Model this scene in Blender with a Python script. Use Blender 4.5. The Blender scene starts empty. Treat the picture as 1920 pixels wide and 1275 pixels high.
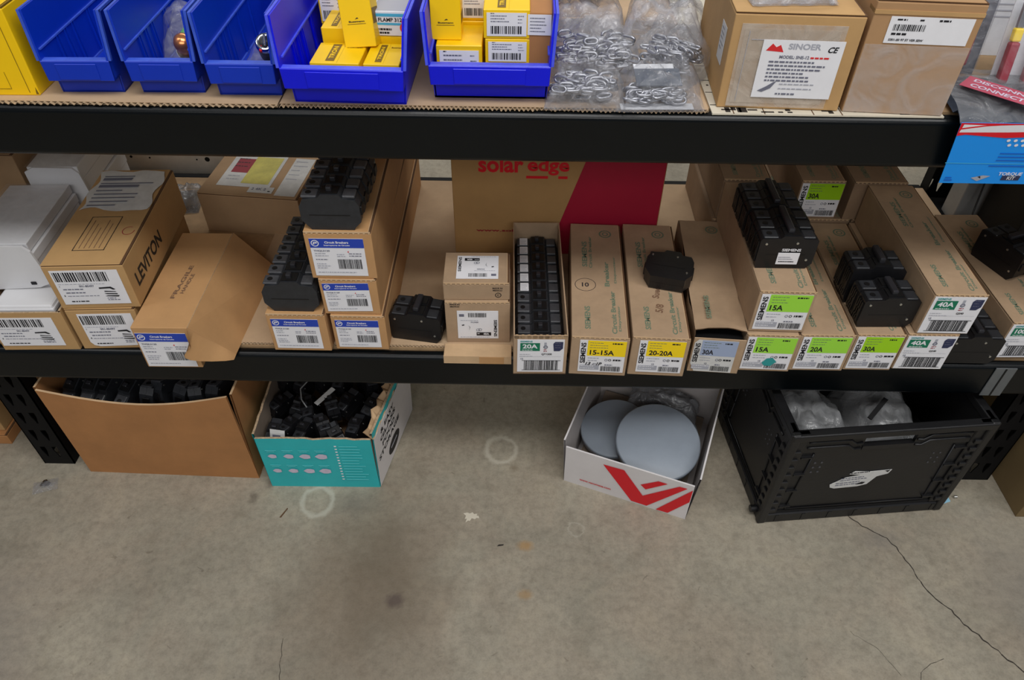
import bpy, bmesh, math, random
from mathutils import Matrix, Vector, noise
R_ = math.radians
scene = bpy.context.scene
COL = scene.collection

# ------------------------------------------------------------------ camera
HC = 1.194
cam_data = bpy.data.cameras.new('camera')
cam_data.sensor_fit = 'HORIZONTAL'; cam_data.sensor_width = 36.0
cam_data.lens = 36.0 * 1387.42 / 1920.0
cam_data.clip_start = 0.05
cam = bpy.data.objects.new('camera', cam_data); COL.objects.link(cam)
pitch, roll, yaw = 0.76410833, 0.01074613, -0.00852847
Fv = Vector((math.sin(yaw)*math.cos(pitch), math.cos(yaw)*math.cos(pitch), -math.sin(pitch)))
Rv = Vector((math.cos(yaw), -math.sin(yaw), 0)); Uv = Rv.cross(Fv)
c_, s_ = math.cos(roll), math.sin(roll)
Rr = c_*Rv + s_*Uv; Ur = c_*Uv - s_*Rv
m = Matrix((Rr, Ur, -Fv)).transposed().to_4x4(); m.translation = Vector((0, 0, HC))
cam.matrix_world = m
scene.camera = cam

# ------------------------------------------------------------------ light
scene.view_settings.view_transform = 'Standard'; scene.view_settings.look = 'None'
scene.view_settings.gamma = 1.0; scene.view_settings.use_curve_mapping = False
scene.view_settings.exposure = 0.33
world = bpy.data.worlds.new('world'); scene.world = world; world.use_nodes = True
world.node_tree.nodes['Background'].inputs[0].default_value = (0.80, 0.86, 1.0, 1)
world.node_tree.nodes['Background'].inputs[1].default_value = 0.10
def area(name, loc, rot, sx, sy, power, col=(1, 0.985, 0.965)):
    l = bpy.data.lights.new(name, 'AREA'); l.shape = 'RECTANGLE'; l.size = sx; l.size_y = sy
    l.energy = power; l.color = col
    o = bpy.data.objects.new(name, l); COL.objects.link(o); o.location = loc; o.rotation_euler = rot
    return o
area('ceiling_panel_light', (0.25, -0.2, 3.0), (R_(10), 0, 0), 1.8, 0.7, 29)
area('ceiling_panel_light', (0.1, -2.3, 2.6), (R_(50), 0, 0), 3.4, 0.8, 30)
area('ceiling_panel_light', (-1.9, 0.3, 3.0), (R_(5), R_(-18), 0), 1.2, 0.6, 9)
area('ceiling_panel_light', (2.1, -0.3, 3.0), (R_(5), R_(18), 0), 1.2, 0.6, 17)
area('ceiling_panel_light', (0.0, 2.9, 3.0), (0, 0, 0), 3.0, 0.6, 34)

# ------------------------------------------------------------------ materials
def S(r, g, b):
    f = lambda c: (c/255/12.92) if c/255 <= 0.04045 else ((c/255+0.055)/1.055)**2.4
    return (f(r), f(g), f(b), 1)
MATS = {}
def mat(name, rgb, rough=0.6, metal=0.0, var=0.0, vscale=30, bump=0.0, bscale=200, stretch=(1, 1, 1), spec=0.5, coat=0):
    m = bpy.data.materials.new(name); m.use_nodes = True; nt = m.node_tree
    b = nt.nodes['Principled BSDF']; col = S(*rgb)
    b.inputs['Base Color'].default_value = col; b.inputs['Roughness'].default_value = rough
    b.inputs['Metallic'].default_value = metal; b.inputs['Specular IOR Level'].default_value = spec
    b.inputs['Coat Weight'].default_value = coat
    if var or bump:
        tc = nt.nodes.new('ShaderNodeTexCoord'); mp = nt.nodes.new('ShaderNodeMapping')
        mp.inputs['Scale'].default_value = stretch
        nt.links.new(tc.outputs['Object'], mp.inputs['Vector'])
    if var:
        n = nt.nodes.new('ShaderNodeTexNoise'); n.inputs['Scale'].default_value = vscale
        n.inputs['Detail'].default_value = 6; n.inputs['Roughness'].default_value = 0.65
        nt.links.new(mp.outputs[0], n.inputs['Vector'])
        r = nt.nodes.new('ShaderNodeValToRGB')
        r.color_ramp.elements[0].position = 0.3; r.color_ramp.elements[1].position = 0.7
        r.color_ramp.elements[0].color = tuple(max(0, c*(1-var)) for c in col[:3])+(1,)
        r.color_ramp.elements[1].color = tuple(min(1, c*(1+var)) for c in col[:3])+(1,)
        nt.links.new(n.outputs['Fac'], r.inputs[0]); nt.links.new(r.outputs[0], b.inputs['Base Color'])
    if bump:
        n2 = nt.nodes.new('ShaderNodeTexNoise'); n2.inputs['Scale'].default_value = bscale; n2.inputs['Detail'].default_value = 4
        nt.links.new(mp.outputs[0], n2.inputs['Vector'])
        bp = nt.nodes.new('ShaderNodeBump'); bp.inputs['Strength'].default_value = bump; bp.inputs['Distance'].default_value = 0.002
        nt.links.new(n2.outputs['Fac'], bp.inputs['Height']); nt.links.new(bp.outputs[0], b.inputs['Normal'])
    MATS[name] = m; return m
M = MATS
mat('card_tan', (172, 145, 116), 0.8, var=0.14, vscale=14, bump=0.15, bscale=90, stretch=(1, 1, 1))
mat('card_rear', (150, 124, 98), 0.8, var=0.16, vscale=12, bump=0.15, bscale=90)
mat('card_gold', (186, 148, 98), 0.8, var=0.10, vscale=10, bump=0.12, bscale=80)
mat('card_orange', (190, 146, 98), 0.8, var=0.10, vscale=11, bump=0.12, bscale=80)
mat('card_brown', (172, 120, 72), 0.8, var=0.13, vscale=9, bump=0.15, bscale=70)
mat('card_solar', (180, 140, 88), 0.75, var=0.10, vscale=9, bump=0.1, bscale=70)
mat('card_red', (168, 14, 50), 0.6, var=0.06, vscale=10)
mat('card_pale', (200, 168, 130), 0.85, var=0.12, vscale=20)
mat('card_edge', (176, 152, 122), 0.9, var=0.35, vscale=220)
mat('card_inside', (120, 92, 66), 0.9, var=0.15, vscale=14)
mat('sheet', (188, 160, 128), 0.85, var=0.13, vscale=9, bump=0.1, bscale=60)
mat('kraft_print', (106, 122, 100), 0.8)
mat('faint_print', (122, 92, 70), 0.85)
mat('dark_print', (40, 34, 30), 0.7)
mat('pen', (60, 52, 52), 0.7)
mat('tan_line', (92, 64, 40), 0.9)
mat('label', (232, 232, 236), 0.55, var=0.03, vscale=40)
mat('label_used', (208, 208, 206), 0.6, var=0.10, vscale=60)
mat('ink', (18, 18, 26), 0.6)
mat('ink_grey', (110, 112, 128), 0.6)
mat('ink_light', (168, 170, 180), 0.6)
mat('ink_red', (214, 40, 44), 0.6)
mat('lab_yellow', (252, 218, 14), 0.55)
mat('lab_green', (158, 222, 66), 0.55)
mat('lab_lime', (160, 214, 22), 0.55)
mat('lab_slate', (158, 172, 200), 0.55)
mat('lab_blue', (34, 66, 176), 0.5)
mat('lab_cyan', (70, 176, 216), 0.55)
mat('dark_green', (8, 116, 84), 0.55)
mat('teal_ink', (44, 150, 150), 0.55)
mat('navy', (44, 50, 84), 0.5)
mat('sticker_orange', (236, 74, 22), 0.5)
mat('black_steel', (2, 6, 9), 0.33, var=0.18, vscale=25, bump=0.05, bscale=300, spec=0.35)
mat('black_post', (7, 7, 9), 0.65, var=0.2, vscale=20, spec=0.25)
mat('bin_edge', (56, 88, 200), 0.4, var=0.15, vscale=60)
mat('bin_edge_v', (70, 84, 228), 0.4, var=0.15, vscale=60)
mat('card_dull', (174, 142, 106), 0.8, var=0.12, vscale=10)
mat('card_box', (172, 134, 94), 0.8, var=0.08, vscale=9, bump=0.1, bscale=60)
mat('card_olive', (118, 98, 64), 0.85, var=0.1, vscale=9)
mat('band_red', (184, 74, 96), 0.4)
mat('grey_steel', (104, 108, 110), 0.4, metal=0.3, var=0.15, vscale=20)
mat('slot_dark', (4, 4, 5), 0.9)
mat('screw', (205, 205, 200), 0.25, metal=0.9)
mat('breaker', (17, 17, 20), 0.42, var=0.25, vscale=60, bump=0.1, bscale=500, spec=0.5)
mat('breaker_grey', (40, 42, 46), 0.40, var=0.22, vscale=70, bump=0.1, bscale=500)
mat('breaker_top', (66, 67, 71), 0.42, var=0.2, vscale=80)
mat('breaker_dark', (9, 9, 11), 0.5)
mat('toggle', (40, 40, 44), 0.35)
mat('bin_blue', (0, 50, 186), 0.38, var=0.06, vscale=12, bump=0.03, bscale=300)
mat('bin_violet', (0, 14, 222), 0.36, var=0.06, vscale=12, bump=0.03, bscale=300)
mat('yellow_box', (250, 204, 4), 0.42, var=0.03, vscale=20)
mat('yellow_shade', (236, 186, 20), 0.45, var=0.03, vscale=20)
mat('amber_ink', (120, 92, 10), 0.5)
mat('white_plastic', (216, 216, 218), 0.35, var=0.03, vscale=20)
mat('disc_grey', (138, 147, 158), 0.32, var=0.07, vscale=18)
mat('teal_card', (44, 184, 188), 0.55, var=0.06, vscale=15)
mat('teal_light', (96, 212, 216), 0.55)
mat('pinkish', (206, 196, 214), 0.5, var=0.1, vscale=80)
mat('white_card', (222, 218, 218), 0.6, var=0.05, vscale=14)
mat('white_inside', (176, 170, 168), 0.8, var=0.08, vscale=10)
mat('card_grey_inside', (132, 118, 104), 0.85, var=0.1, vscale=20)
mat('logo_red', (222, 18, 36), 0.5)
mat('crate_black', (17, 17, 19), 0.42, var=0.25, vscale=16, bump=0.1, bscale=150)
mat('crate_inner', (12, 12, 13), 0.6)
mat('crate_scuff', (70, 70, 74), 0.5)
mat('hang_blue', (10, 148, 244), 0.35)
mat('hang_dark', (6, 96, 196), 0.4)
mat('copper', (230, 150, 96), 0.25, metal=0.8)
mat('chrome', (214, 216, 220), 0.12, metal=1.0)
mat('chain_steel', (176, 178, 186), 0.34, metal=1.0)
mat('green_plastic', (60, 190, 50), 0.4)
mat('mag_red', (150, 20, 46), 0.45)
mat('yellow_film', (206, 196, 96), 0.4, var=0.2, vscale=30)
mat('slate_card', (60, 70, 86), 0.5, var=0.1, vscale=30)
mat('paper_white', (214, 216, 222), 0.5, var=0.06, vscale=60)
mat('paper_cream', (206, 198, 180), 0.6, var=0.05, vscale=30)
mat('wall_paint', (196, 190, 170), 0.8, var=0.05, vscale=3)
mat('plate_light', (225, 224, 218), 0.5, var=0.1, vscale=20)
mat('strut_grey', (150, 152, 152), 0.45, metal=0.2, var=0.1, vscale=20)
mat('crack_dark', (56, 50, 44), 0.95, var=0.3, vscale=60)
mat('wood_board', (170, 140, 104), 0.8, var=0.2, vscale=30)
mat('scrap_blue', (150, 200, 224), 0.5)
mat('rubber_wire', (16, 16, 18), 0.5)

def film(name, alpha, tint, rough=0.12, wr=60, strength=0.8):
    m = bpy.data.materials.new(name); m.use_nodes = True; nt = m.node_tree
    out = nt.nodes['Material Output']; b = nt.nodes['Principled BSDF']
    b.inputs['Base Color'].default_value = S(*tint); b.inputs['Roughness'].default_value = rough
    b.inputs['Specular IOR Level'].default_value = 0.9
    tr = nt.nodes.new('ShaderNodeBsdfTransparent'); mx = nt.nodes.new('ShaderNodeMixShader')
    tc = nt.nodes.new('ShaderNodeTexCoord')
    n = nt.nodes.new('ShaderNodeTexNoise'); n.inputs['Scale'].default_value = wr; n.inputs['Detail'].default_value = 5
    n.inputs['Distortion'].default_value = 1.5
    nt.links.new(tc.outputs['Object'], n.inputs['Vector'])
    bp = nt.nodes.new('ShaderNodeBump'); bp.inputs['Strength'].default_value = strength; bp.inputs['Distance'].default_value = 0.006
    nt.links.new(n.outputs['Fac'], bp.inputs['Height']); nt.links.new(bp.outputs[0], b.inputs['Normal'])
    mr = nt.nodes.new('ShaderNodeMapRange'); mr.inputs['From Min'].default_value = 0.35; mr.inputs['From Max'].default_value = 0.7
    mr.inputs['To Min'].default_value = alpha*0.5; mr.inputs['To Max'].default_value = min(1, alpha*1.7)
    nt.links.new(n.outputs['Fac'], mr.inputs['Value']); nt.links.new(mr.outputs[0], mx.inputs['Fac'])
    nt.links.new(tr.outputs[0], mx.inputs[1]); nt.links.new(b.outputs[0], mx.inputs[2])
    nt.links.new(mx.outputs[0], out.inputs['Surface'])
    MATS[name] = m
film('film_clear', 0.26, (165, 166, 172), 0.07, 38, 1.0)
film('film_thin', 0.12, (225, 228, 232), 0.1, 25, 0.5)
film('film_milky', 0.45, (190, 190, 196), 0.12, 34)
film('film_crate', 0.34, (190, 192, 194), 0.12, 22, 0.9)
film('film_grey', 0.5, (130, 132, 136), 0.2, 30)
film('film_wrap', 0.4, (218, 204, 188), 0.16, 18, 0.4)

def floor_mat():
    m = bpy.data.materials.new('concrete'); m.use_nodes = True; nt = m.node_tree
    b = nt.nodes['Principled BSDF']; b.inputs['Roughness'].default_value = 0.62
    tc = nt.nodes.new('ShaderNodeTexCoord'); src = tc.outputs['Object']
    def nz(scale, det=6, rough=0.6, dist=0.0):
        n = nt.nodes.new('ShaderNodeTexNoise'); n.inputs['Scale'].default_value = scale
        n.inputs['Detail'].default_value = det; n.inputs['Roughness'].default_value = rough; n.inputs['Distortion'].default_value = dist
        nt.links.new(src, n.inputs['Vector']); return n.outputs['Fac']
    def ramp(inp, stops):
        r = nt.nodes.new('ShaderNodeValToRGB'); e = r.color_ramp.elements
        while len(e) < len(stops): e.new(0.5)
        for i, (p, c) in enumerate(stops): e[i].position = p; e[i].color = c
        nt.links.new(inp, r.inputs[0]); return r.outputs[0]
    def mix(fac, a, bb, mode='MIX'):
        x = nt.nodes.new('ShaderNodeMix'); x.data_type = 'RGBA'; x.blend_type = mode
        if isinstance(fac, float): x.inputs[0].default_value = fac
        else: nt.links.new(fac, x.inputs[0])
        for i, v in ((6, a), (7, bb)):
            if isinstance(v, tuple): x.inputs[i].default_value = v
            else: nt.links.new(v, x.inputs[i])
        return x.outputs[2]
    base = ramp(nz(3.2, 5, 0.6, 0.4), [(0.30, S(136, 130, 115)), (0.5, S(153, 146, 130)), (0.7, S(168, 160, 142))])
    warm = ramp(nz(5.5, 4, 0.6, 0.8), [(0.4, (0, 0, 0, 1)), (0.65, (1, 1, 1, 1))])
    w2 = nt.nodes.new('ShaderNodeMath'); w2.operation = 'MULTIPLY'; w2.inputs[1].default_value = 0.5
    nt.links.new(warm, w2.inputs[0]); base = mix(w2.outputs[0], base, S(162, 148, 130))
    fine = ramp(nz(70, 8, 0.75), [(0.22, (0.62, 0.61, 0.60, 1)), (0.55, (1, 1, 1, 1)), (0.8, (1.14, 1.13, 1.1, 1))])
    base = mix(1.0, base, fine, 'MULTIPLY')
    grit = ramp(nz(320, 4, 0.7), [(0.3, (0.82, 0.82, 0.82, 1)), (0.5, (1, 1, 1, 1))])
    mid = ramp(nz(14, 6, 0.7, 0.5), [(0.32, (0.86, 0.85, 0.83, 1)), (0.5, (1, 1, 1, 1)), (0.7, (1.07, 1.06, 1.03, 1))])
    base = mix(1.0, base, mid, 'MULTIPLY')
    base = mix(0.8, base, grit, 'MULTIPLY')
    speck = ramp(nz(38, 2, 0.5, 2.0), [(0.22, (0.6, 0.57, 0.54, 1)), (0.28, (1, 1, 1, 1))])
    base = mix(0.7, base, speck, 'MULTIPLY')
    def blob(x, y, rx, ry, col, amt, edge=0.5, wob=0.35, ring=0.0):
        nonlocal base
        mp = nt.nodes.new('ShaderNodeMapping'); mp.inputs['Location'].default_value = (-x/rx, -y/ry, 0)
        mp.inputs['Scale'].default_value = (1/rx, 1/ry, 0)
        nt.links.new(src, mp.inputs['Vector'])
        ln = nt.nodes.new('ShaderNodeVectorMath'); ln.operation = 'LENGTH'; nt.links.new(mp.outputs[0], ln.inputs[0])
        nn = nz(2.2/max(rx, ry), 4, 0.6)
        a1 = nt.nodes.new('ShaderNodeMath'); a1.operation = 'MULTIPLY_ADD'; a1.inputs[1].default_value = wob*2; a1.inputs[2].default_value = -wob
        nt.links.new(nn, a1.inputs[0])
        a2 = nt.nodes.new('ShaderNodeMath'); a2.operation = 'ADD'; nt.links.new(ln.outputs['Value'], a2.inputs[0]); nt.links.new(a1.outputs[0], a2.inputs[1])
        k = (amt,)*3+(1,)
        if ring: o = ramp(a2.outputs[0], [(0.55, (0, 0, 0, 1)), (0.68, k), (0.74, k), (0.88, (0, 0, 0, 1))])
        else: o = ramp(a2.outputs[0], [(max(0, 1-edge), k), (1.0, (0, 0, 0, 1))])
        base = mix(o, base, col)
    blob(-0.24, 0.62, 0.17, 0.30, S(104, 90, 72), 0.68, 0.8, 0.6)  # brownish dirt tone with the photographer's soft shadow painted into it
    blob(-0.30, 0.79, 0.06, 0.035, S(88, 84, 80), 0.35, 0.9, 0.5)
    blob(-0.2, 0.60, 0.02, 0.018, S(80, 66, 62), 0.7, 0.6, 0.5)
    blob(-0.495, 0.80, 0.012, 0.018, S(92, 84, 74), 0.6, 0.7, 0.5)
    blob(-0.47, 0.835, 0.014, 0.018, S(92, 84, 74), 0.55, 0.7, 0.5)
    blob(-0.027, 0.925, 0.042, 0.045, S(192, 186, 170), 0.6, ring=1, wob=0.2)
    blob(-0.372, 0.795, 0.04, 0.045, S(190, 185, 170), 0.6, ring=1, wob=0.2)
    blob(0.022, 0.709, 0.018, 0.013, S(168, 128, 72), 0.62, 0.6, 0.4)
    blob(0.022, 0.615, 0.017, 0.012, S(158, 124, 76), 0.55, 0.6, 0.4)
    blob(0.0, 0.88, 0.012, 0.012, S(110, 96, 76), 0.6, 0.8, 0.5)
    blob(0.115, 0.745, 0.02, 0.02, S(170, 165, 150), 0.5, ring=1, wob=0.4)
    blob(0.67, 0.735, 0.05, 0.03, S(110, 108, 104), 0.45, 0.9, 0.6)
    blob(0.9, 0.66, 0.12, 0.18, S(118, 116, 112), 0.4, 0.9, 0.6)
    blob(-0.9, 0.45, 0.2, 0.25, S(108, 106, 106), 0.4, 0.9, 0.6)
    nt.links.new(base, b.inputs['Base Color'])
    bp = nt.nodes.new('ShaderNodeBump'); bp.inputs['Strength'].default_value = 0.25; bp.inputs['Distance'].default_value = 0.002
    nt.links.new(nz(160, 6, 0.7), bp.inputs['Height']); nt.links.new(bp.outputs[0], b.inputs['Normal'])
    MATS['concrete'] = m
floor_mat()

# ------------------------------------------------------------------ helpers
_txt = {}
def text_geo(s):
    if s in _txt: return _txt[s]
    cu = bpy.data.curves.new('t', 'FONT'); cu.body = s; cu.size = 1.0; cu.align_x = 'CENTER'; cu.align_y = 'CENTER'
    cu.offset = 0.03; cu.resolution_u = 3
    o = bpy.data.objects.new('t', cu); COL.objects.link(o)
    dg = bpy.context.evaluated_depsgraph_get(); me = bpy.data.meshes.new_from_object(o.evaluated_get(dg))
    g = ([tuple(v.co) for v in me.vertices], [tuple(p.vertices) for p in me.polygons])
    bpy.data.objects.remove(o); bpy.data.curves.remove(cu); bpy.data.meshes.remove(me)
    xs = [v[0] for v in g[0]] or [0]; ys = [v[1] for v in g[0]] or [0]
    cx, cy = (min(xs)+max(xs))/2, (min(ys)+max(ys))/2
    g = ([(x-cx, y-cy, 0) for x, y, z in g[0]], g[1], max(xs)-min(xs), max(ys)-min(ys))
    _txt[s] = g; return g
I4 = Matrix.Identity(4)
def T(x, y, z): return Matrix.Translation((x, y, z))
def basis(X, Y, Z, loc):
    m = Matrix((X, Y, Z)).transposed().to_4x4(); m.translation = Vector(loc); return m
def FRONT(x, z, y=0.0): return basis((1, 0, 0), (0, 0, 1), (0, -1, 0), (x, y, z))       # lower left corner of a label on a front face
def TOP(x, y, z): return T(x, y, z)
def RIGHT(y, z, x): return basis((0, 1, 0), (0, 0, 1), (1, 0, 0), (x, y, z))
def LEFT(y, z, x): return basis((0, -1, 0), (0, 0, 1), (-1, 0, 0), (x, y, z))
class MB:
    def __init__(s, into=None):
        s.bm = bmesh.new(); s.ms = []; s.into = into
        if into: s.bm.from_mesh(into.data); s.ms = [m.name for m in into.data.materials]
    def mi(s, m):
        if m not in s.ms: s.ms.append(m)
        return s.ms.index(m)
    def add(s, vs, fs, m, X=I4, smooth=False):
        k = s.mi(m); bv = [s.bm.verts.new(X @ Vector(v)) for v in vs]
        for f in fs:
            try: q = s.bm.faces.new([bv[i] for i in f]); q.material_index = k; q.smooth = smooth
            except ValueError: pass
        return bv
    def box(s, x0, x1, y0, y1, z0, z1, m, X=I4, bev=0.0, seg=2):
        vs = [(x, y, z) for z in (z0, z1) for y in (y0, y1) for x in (x0, x1)]
        fs = [(0, 2, 3, 1), (4, 5, 7, 6), (0, 1, 5, 4), (2, 6, 7, 3), (0, 4, 6, 2), (1, 3, 7, 5)]
        if not bev: return s.add(vs, fs, m, X)
        t = bmesh.new(); bv = [t.verts.new(v) for v in vs]
        for f in fs: t.faces.new([bv[i] for i in f])
        bmesh.ops.bevel(t, geom=list(t.edges), offset=bev, segments=seg, profile=0.5, affect='EDGES')
        t.verts.index_update(); t.verts.ensure_lookup_table()
        s.add([tuple(v.co) for v in t.verts], [tuple(v.index for v in f.verts) for f in t.faces], m, X)
        t.free()
    def prism(s, pts, z0, z1, m, X=I4, side=None, bot=True):
        n = len(pts); vs = [(x, y, z0) for x, y in pts]+[(x, y, z1) for x, y in pts]
        s.add(vs, [tuple(range(n, 2*n))]+([tuple(range(n-1, -1, -1))] if bot else []), m, X)
        s.add(vs, [(i, (i+1) % n, (i+1) % n+n, i+n) for i in range(n)], side or m, X)
    def quad(s, p, m, smooth=False): s.add(p, [tuple(range(len(p)))], m, I4, smooth)
    def slab(s, pts, th, m, side=None):
        """a panel from 3-D corner points with a real thickness"""
        P = [Vector(p) for p in pts]; n = (P[1]-P[0]).cross(P[-1]-P[0]).normalized()*th
        k = len(P); vs = [tuple(p) for p in P]+[tuple(p-n) for p in P]
        s.add(vs, [tuple(range(k)), tuple(range(2*k-1, k-1, -1))], m)
        s.add(vs, [(i+k, (i+1) % k+k, (i+1) % k, i) for i in range(k)], side or m)
    def cyl(s, r, h, m, X=I4, n=20, r2=None, smooth=True, cap=True):
        r2 = r if r2 is None else r2
        vs = [(r*math.cos(2*math.pi*i/n), r*math.sin(2*math.pi*i/n), 0) for i in range(n)]+[(r2*math.cos(2*math.pi*i/n), r2*math.sin(2*math.pi*i/n), h) for i in range(n)]
        s.add(vs, [(i, (i+1) % n, (i+1) % n+n, i+n) for i in range(n)], m, X, smooth)
        if cap: s.add(vs, [tuple(range(n-1, -1, -1)), tuple(range(n, 2*n))], m, X)
    def lathe(s, prof, m, X=I4, n=40):
        vs = [(r*math.cos(2*math.pi*i/n), r*math.sin(2*math.pi*i/n), z) for r, z in prof for i in range(n)]
        k = len(prof); fs = [(j*n+i, j*n+(i+1) % n, (j+1)*n+(i+1) % n, (j+1)*n+i) for j in range(k-1) for i in range(n)]
        s.add(vs, fs, m, X, True)
    def tube(s, path, r, m, n=8, closed=False):
        P = [Vector(p) for p in path]; vs = []; k = len(P)
        for i, p in enumerate(P):
            d = (P[(i+1) % k if closed else min(i+1, k-1)]-P[(i-1) % k if closed else max(i-1, 0)]).normalized()
            a = d.orthogonal().normalized() if i == 0 else (a-d*a.dot(d)).normalized()
            b = d.cross(a)
            vs += [tuple(p+a*r*math.cos(2*math.pi*j/n)+b*r*math.sin(2*math.pi*j/n)) for j in range(n)]
        fs = [(i*n+j, i*n+(j+1) % n, ((i+1) % k)*n+(j+1) % n, ((i+1) % k)*n+j) for i in range(k if closed else k-1) for j in range(n)]
        if not closed: fs += [tuple(range(n-1, -1, -1)), tuple(range((k-1)*n, k*n))]
        s.add(vs, fs, m, I4, True)
    def text(s, st, cx, cy, h, m, X=I4, rot=0.0, z=0.0, w=None, ital=0.0):
        vs, fs, tw, thh = text_geo(st)
        sy = h/max(thh, 1e-6); sx = sy if w is None else w/max(tw, 1e-6)
        c, q = math.cos(R_(rot)), math.sin(R_(rot)); out = []
        for x, y, _ in vs:
            X1, Y1 = x*sx+ital*y*sy, y*sy; out.append((cx+c*X1-q*Y1, cy+q*X1+c*Y1, z))
        s.add(out, fs, m, X)
    def build(s, name, parent=None, loc=None, rot=None, obj_matrix=None):
        if s.into:
            s.bm.to_mesh(s.into.data); s.bm.free()
            for k in s.ms[len(s.into.data.materials):]: s.into.data.materials.append(M[k])
            return s.into
        me = bpy.data.meshes.new(name); s.bm.to_mesh(me); s.bm.free()
        for k in s.ms: me.materials.append(M[k])
        o = bpy.data.objects.new(name, me); COL.objects.link(o)
        if parent: o.parent = parent
        if loc: o.location = loc
        if rot: o.rotation_euler = rot
        if obj_matrix: o.matrix_world = obj_matrix
        return o
def tag(o, label=None, cat=None, group=None, kind=None):
    if label: o['label'] = label
    if cat: o['category'] = cat
    if group: o['group'] = group
    if kind: o['kind'] = kind
    return o
def thing(name, label, cat, loc, rot=(0, 0, 0), group=None):
    o = bpy.data.objects.new(name, None); o.empty_display_size = 0.02; COL.objects.link(o)
    if isinstance(rot, (int, float)): rot = (0, 0, R_(rot))
    o.location = loc; o.rotation_euler = rot
    return tag(o, label, cat, group)
def part(t, n):
    for c in t.children:
        if c.name.split('.')[0] == n: return c
    return t
def copy_tree(o, parent=None):
    c = o.copy(); COL.objects.link(c)
    if parent: c.parent = parent
    for ch in list(o.children): copy_tree(ch, c)
    return c

# label: base sheet + printed items given in fractions of its width and height
def label(parent, X, w, h, items, base='label', name='label', seed=1, lab=None, corners=None):
    rnd = random.Random(seed); b = MB()
    pts = corners or [(0, 0), (1, 0), (1, 1), (0, 1)]
    b.prism([(x*w, y*h) for x, y in pts], 0, 0.0005, base, X)
    z = [0.0007]
    def rect(x, y, ww, hh, m, zz):
        b.add([(x*w, y*h, zz), ((x+ww)*w, y*h, zz), ((x+ww)*w, (y+hh)*h, zz), (x*w, (y+hh)*h, zz)], [(0, 1, 2, 3)], m, X)
    for it in items:
        k = it[0]; z[0] += 0.00003; zz = z[0]
        if k == 'r': rect(*it[1:5], it[5], zz)
        elif k == 't':
            st, x, y, hh, m = it[1:6]; kw = it[6] if len(it) > 6 else {}
            kk = dict(kw)
            if 'w' in kk: kk['w'] = kk['w']*w
            b.text(st, x*w, y*h, hh*h, m, X, z=zz, **kk)
        elif k == 'b':
            x, y, ww, hh = it[1:5]; m = it[5] if len(it) > 5 else 'ink'; p = x; den = it[6] if len(it) > 6 else 26
            while p < x+ww:
                q = ww/den*rnd.choice((0.35, 0.6, 0.9)); rect(p, y, min(q, x+ww-p), hh, m, zz); p += q+ww/den*rnd.choice((0.35, 0.5, 0.8))
        elif k == 'l':
            x, y, ww, n, dy = it[1:6]; m = it[6] if len(it) > 6 else 'ink_grey'; hh = it[7] if len(it) > 7 else 0.022
            for i in range(n):
                p = x; e = x+ww*rnd.uniform(0.6, 1)
                while p < e:
                    q = rnd.uniform(0.02, 0.07); rect(p, y-i*dy, min(q, e-p), hh, m, zz); p += q+0.012
        elif k == 'p': b.add([(x*w, y*h, zz) for x, y in it[1]], [tuple(range(len(it[1])))], it[2], X)
        elif k == 'o':
            x, y, r, th, m = it[1:6]; n = 20; vs = []
            for rr in (r, r-th): vs += [(x*w+rr*h*math.cos(2*math.pi*i/n), y*h+rr*h*math.sin(2*math.pi*i/n), zz) for i in range(n)]
            b.add(vs, [(i, (i+1) % n, (i+1) % n+n, i+n) for i in range(n)], m, X)
    host = part(parent, 'body')
    if host is parent: host = part(parent, 'pole')
    if host is parent: host = part(parent, 'side_wall')
    o = b.build(name, host)
    if lab: o['label'] = lab
    return o

ZA = 0.7655; ZB = 0.3373; BH = 0.0692; LIN = ZB+0.004; LINA = ZA+0.0045

# ------------------------------------------------------------------ setting
def floor():
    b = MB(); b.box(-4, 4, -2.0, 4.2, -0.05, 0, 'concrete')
    rnd = random.Random(5)
    def crack(pts, w0, w1):
        P = []
        for i in range(len(pts)-1):
            a, c = Vector(pts[i]+(0,)), Vector(pts[i+1]+(0,)); n = max(3, int((c-a).length/0.008))
            for k in range(n):
                p = a.lerp(c, k/n); P.append(p+Vector((rnd.uniform(-1, 1), rnd.uniform(-1, 1), 0))*0.0022)
        P.append(Vector(pts[-1]+(0,)))
        for i in range(len(P)-1):
            d = (P[i+1]-P[i]).normalized(); nrm = Vector((-d.y, d.x, 0)); w = w0+(w1-w0)*i/len(P)
            w *= rnd.uniform(0.5, 1.3)
            b.add([tuple(P[i]+nrm*w), tuple(P[i]-nrm*w), tuple(P[i+1]-nrm*w*0.9), tuple(P[i+1]+nrm*w*0.9)], [(0, 1, 2, 3)], 'crack_dark', T(0, 0, 0.0004))
    crack([(0.60, 0.82), (0.627, 0.783), (0.655, 0.757), (0.686, 0.737), (0.70, 0.70), (0.721, 0.629), (0.745, 0.60), (0.766, 0.564), (0.819, 0.499), (0.88, 0.43), (0.97, 0.36)], 0.0009, 0.0012)
    crack([(0.70, 0.52), (0.66, 0.50), (0.63, 0.46), (0.64, 0.42), (0.60, 0.38)], 0.0003, 0.0004)
    crack([(0.56, 0.56), (0.60, 0.53), (0.62, 0.49)], 0.0002, 0.0003)
    crack([(-0.375, 0.53), (-0.365, 0.47), (-0.36, 0.42)], 0.0004, 0.0003)
    o = b.build('floor'); tag(o, kind='structure')
    b = MB(); b.box(-4, 4, 4.2, 4.3, 0, 3.2, 'wall_paint'); tag(b.build('wall_back'), kind='structure')
floor()

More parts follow.
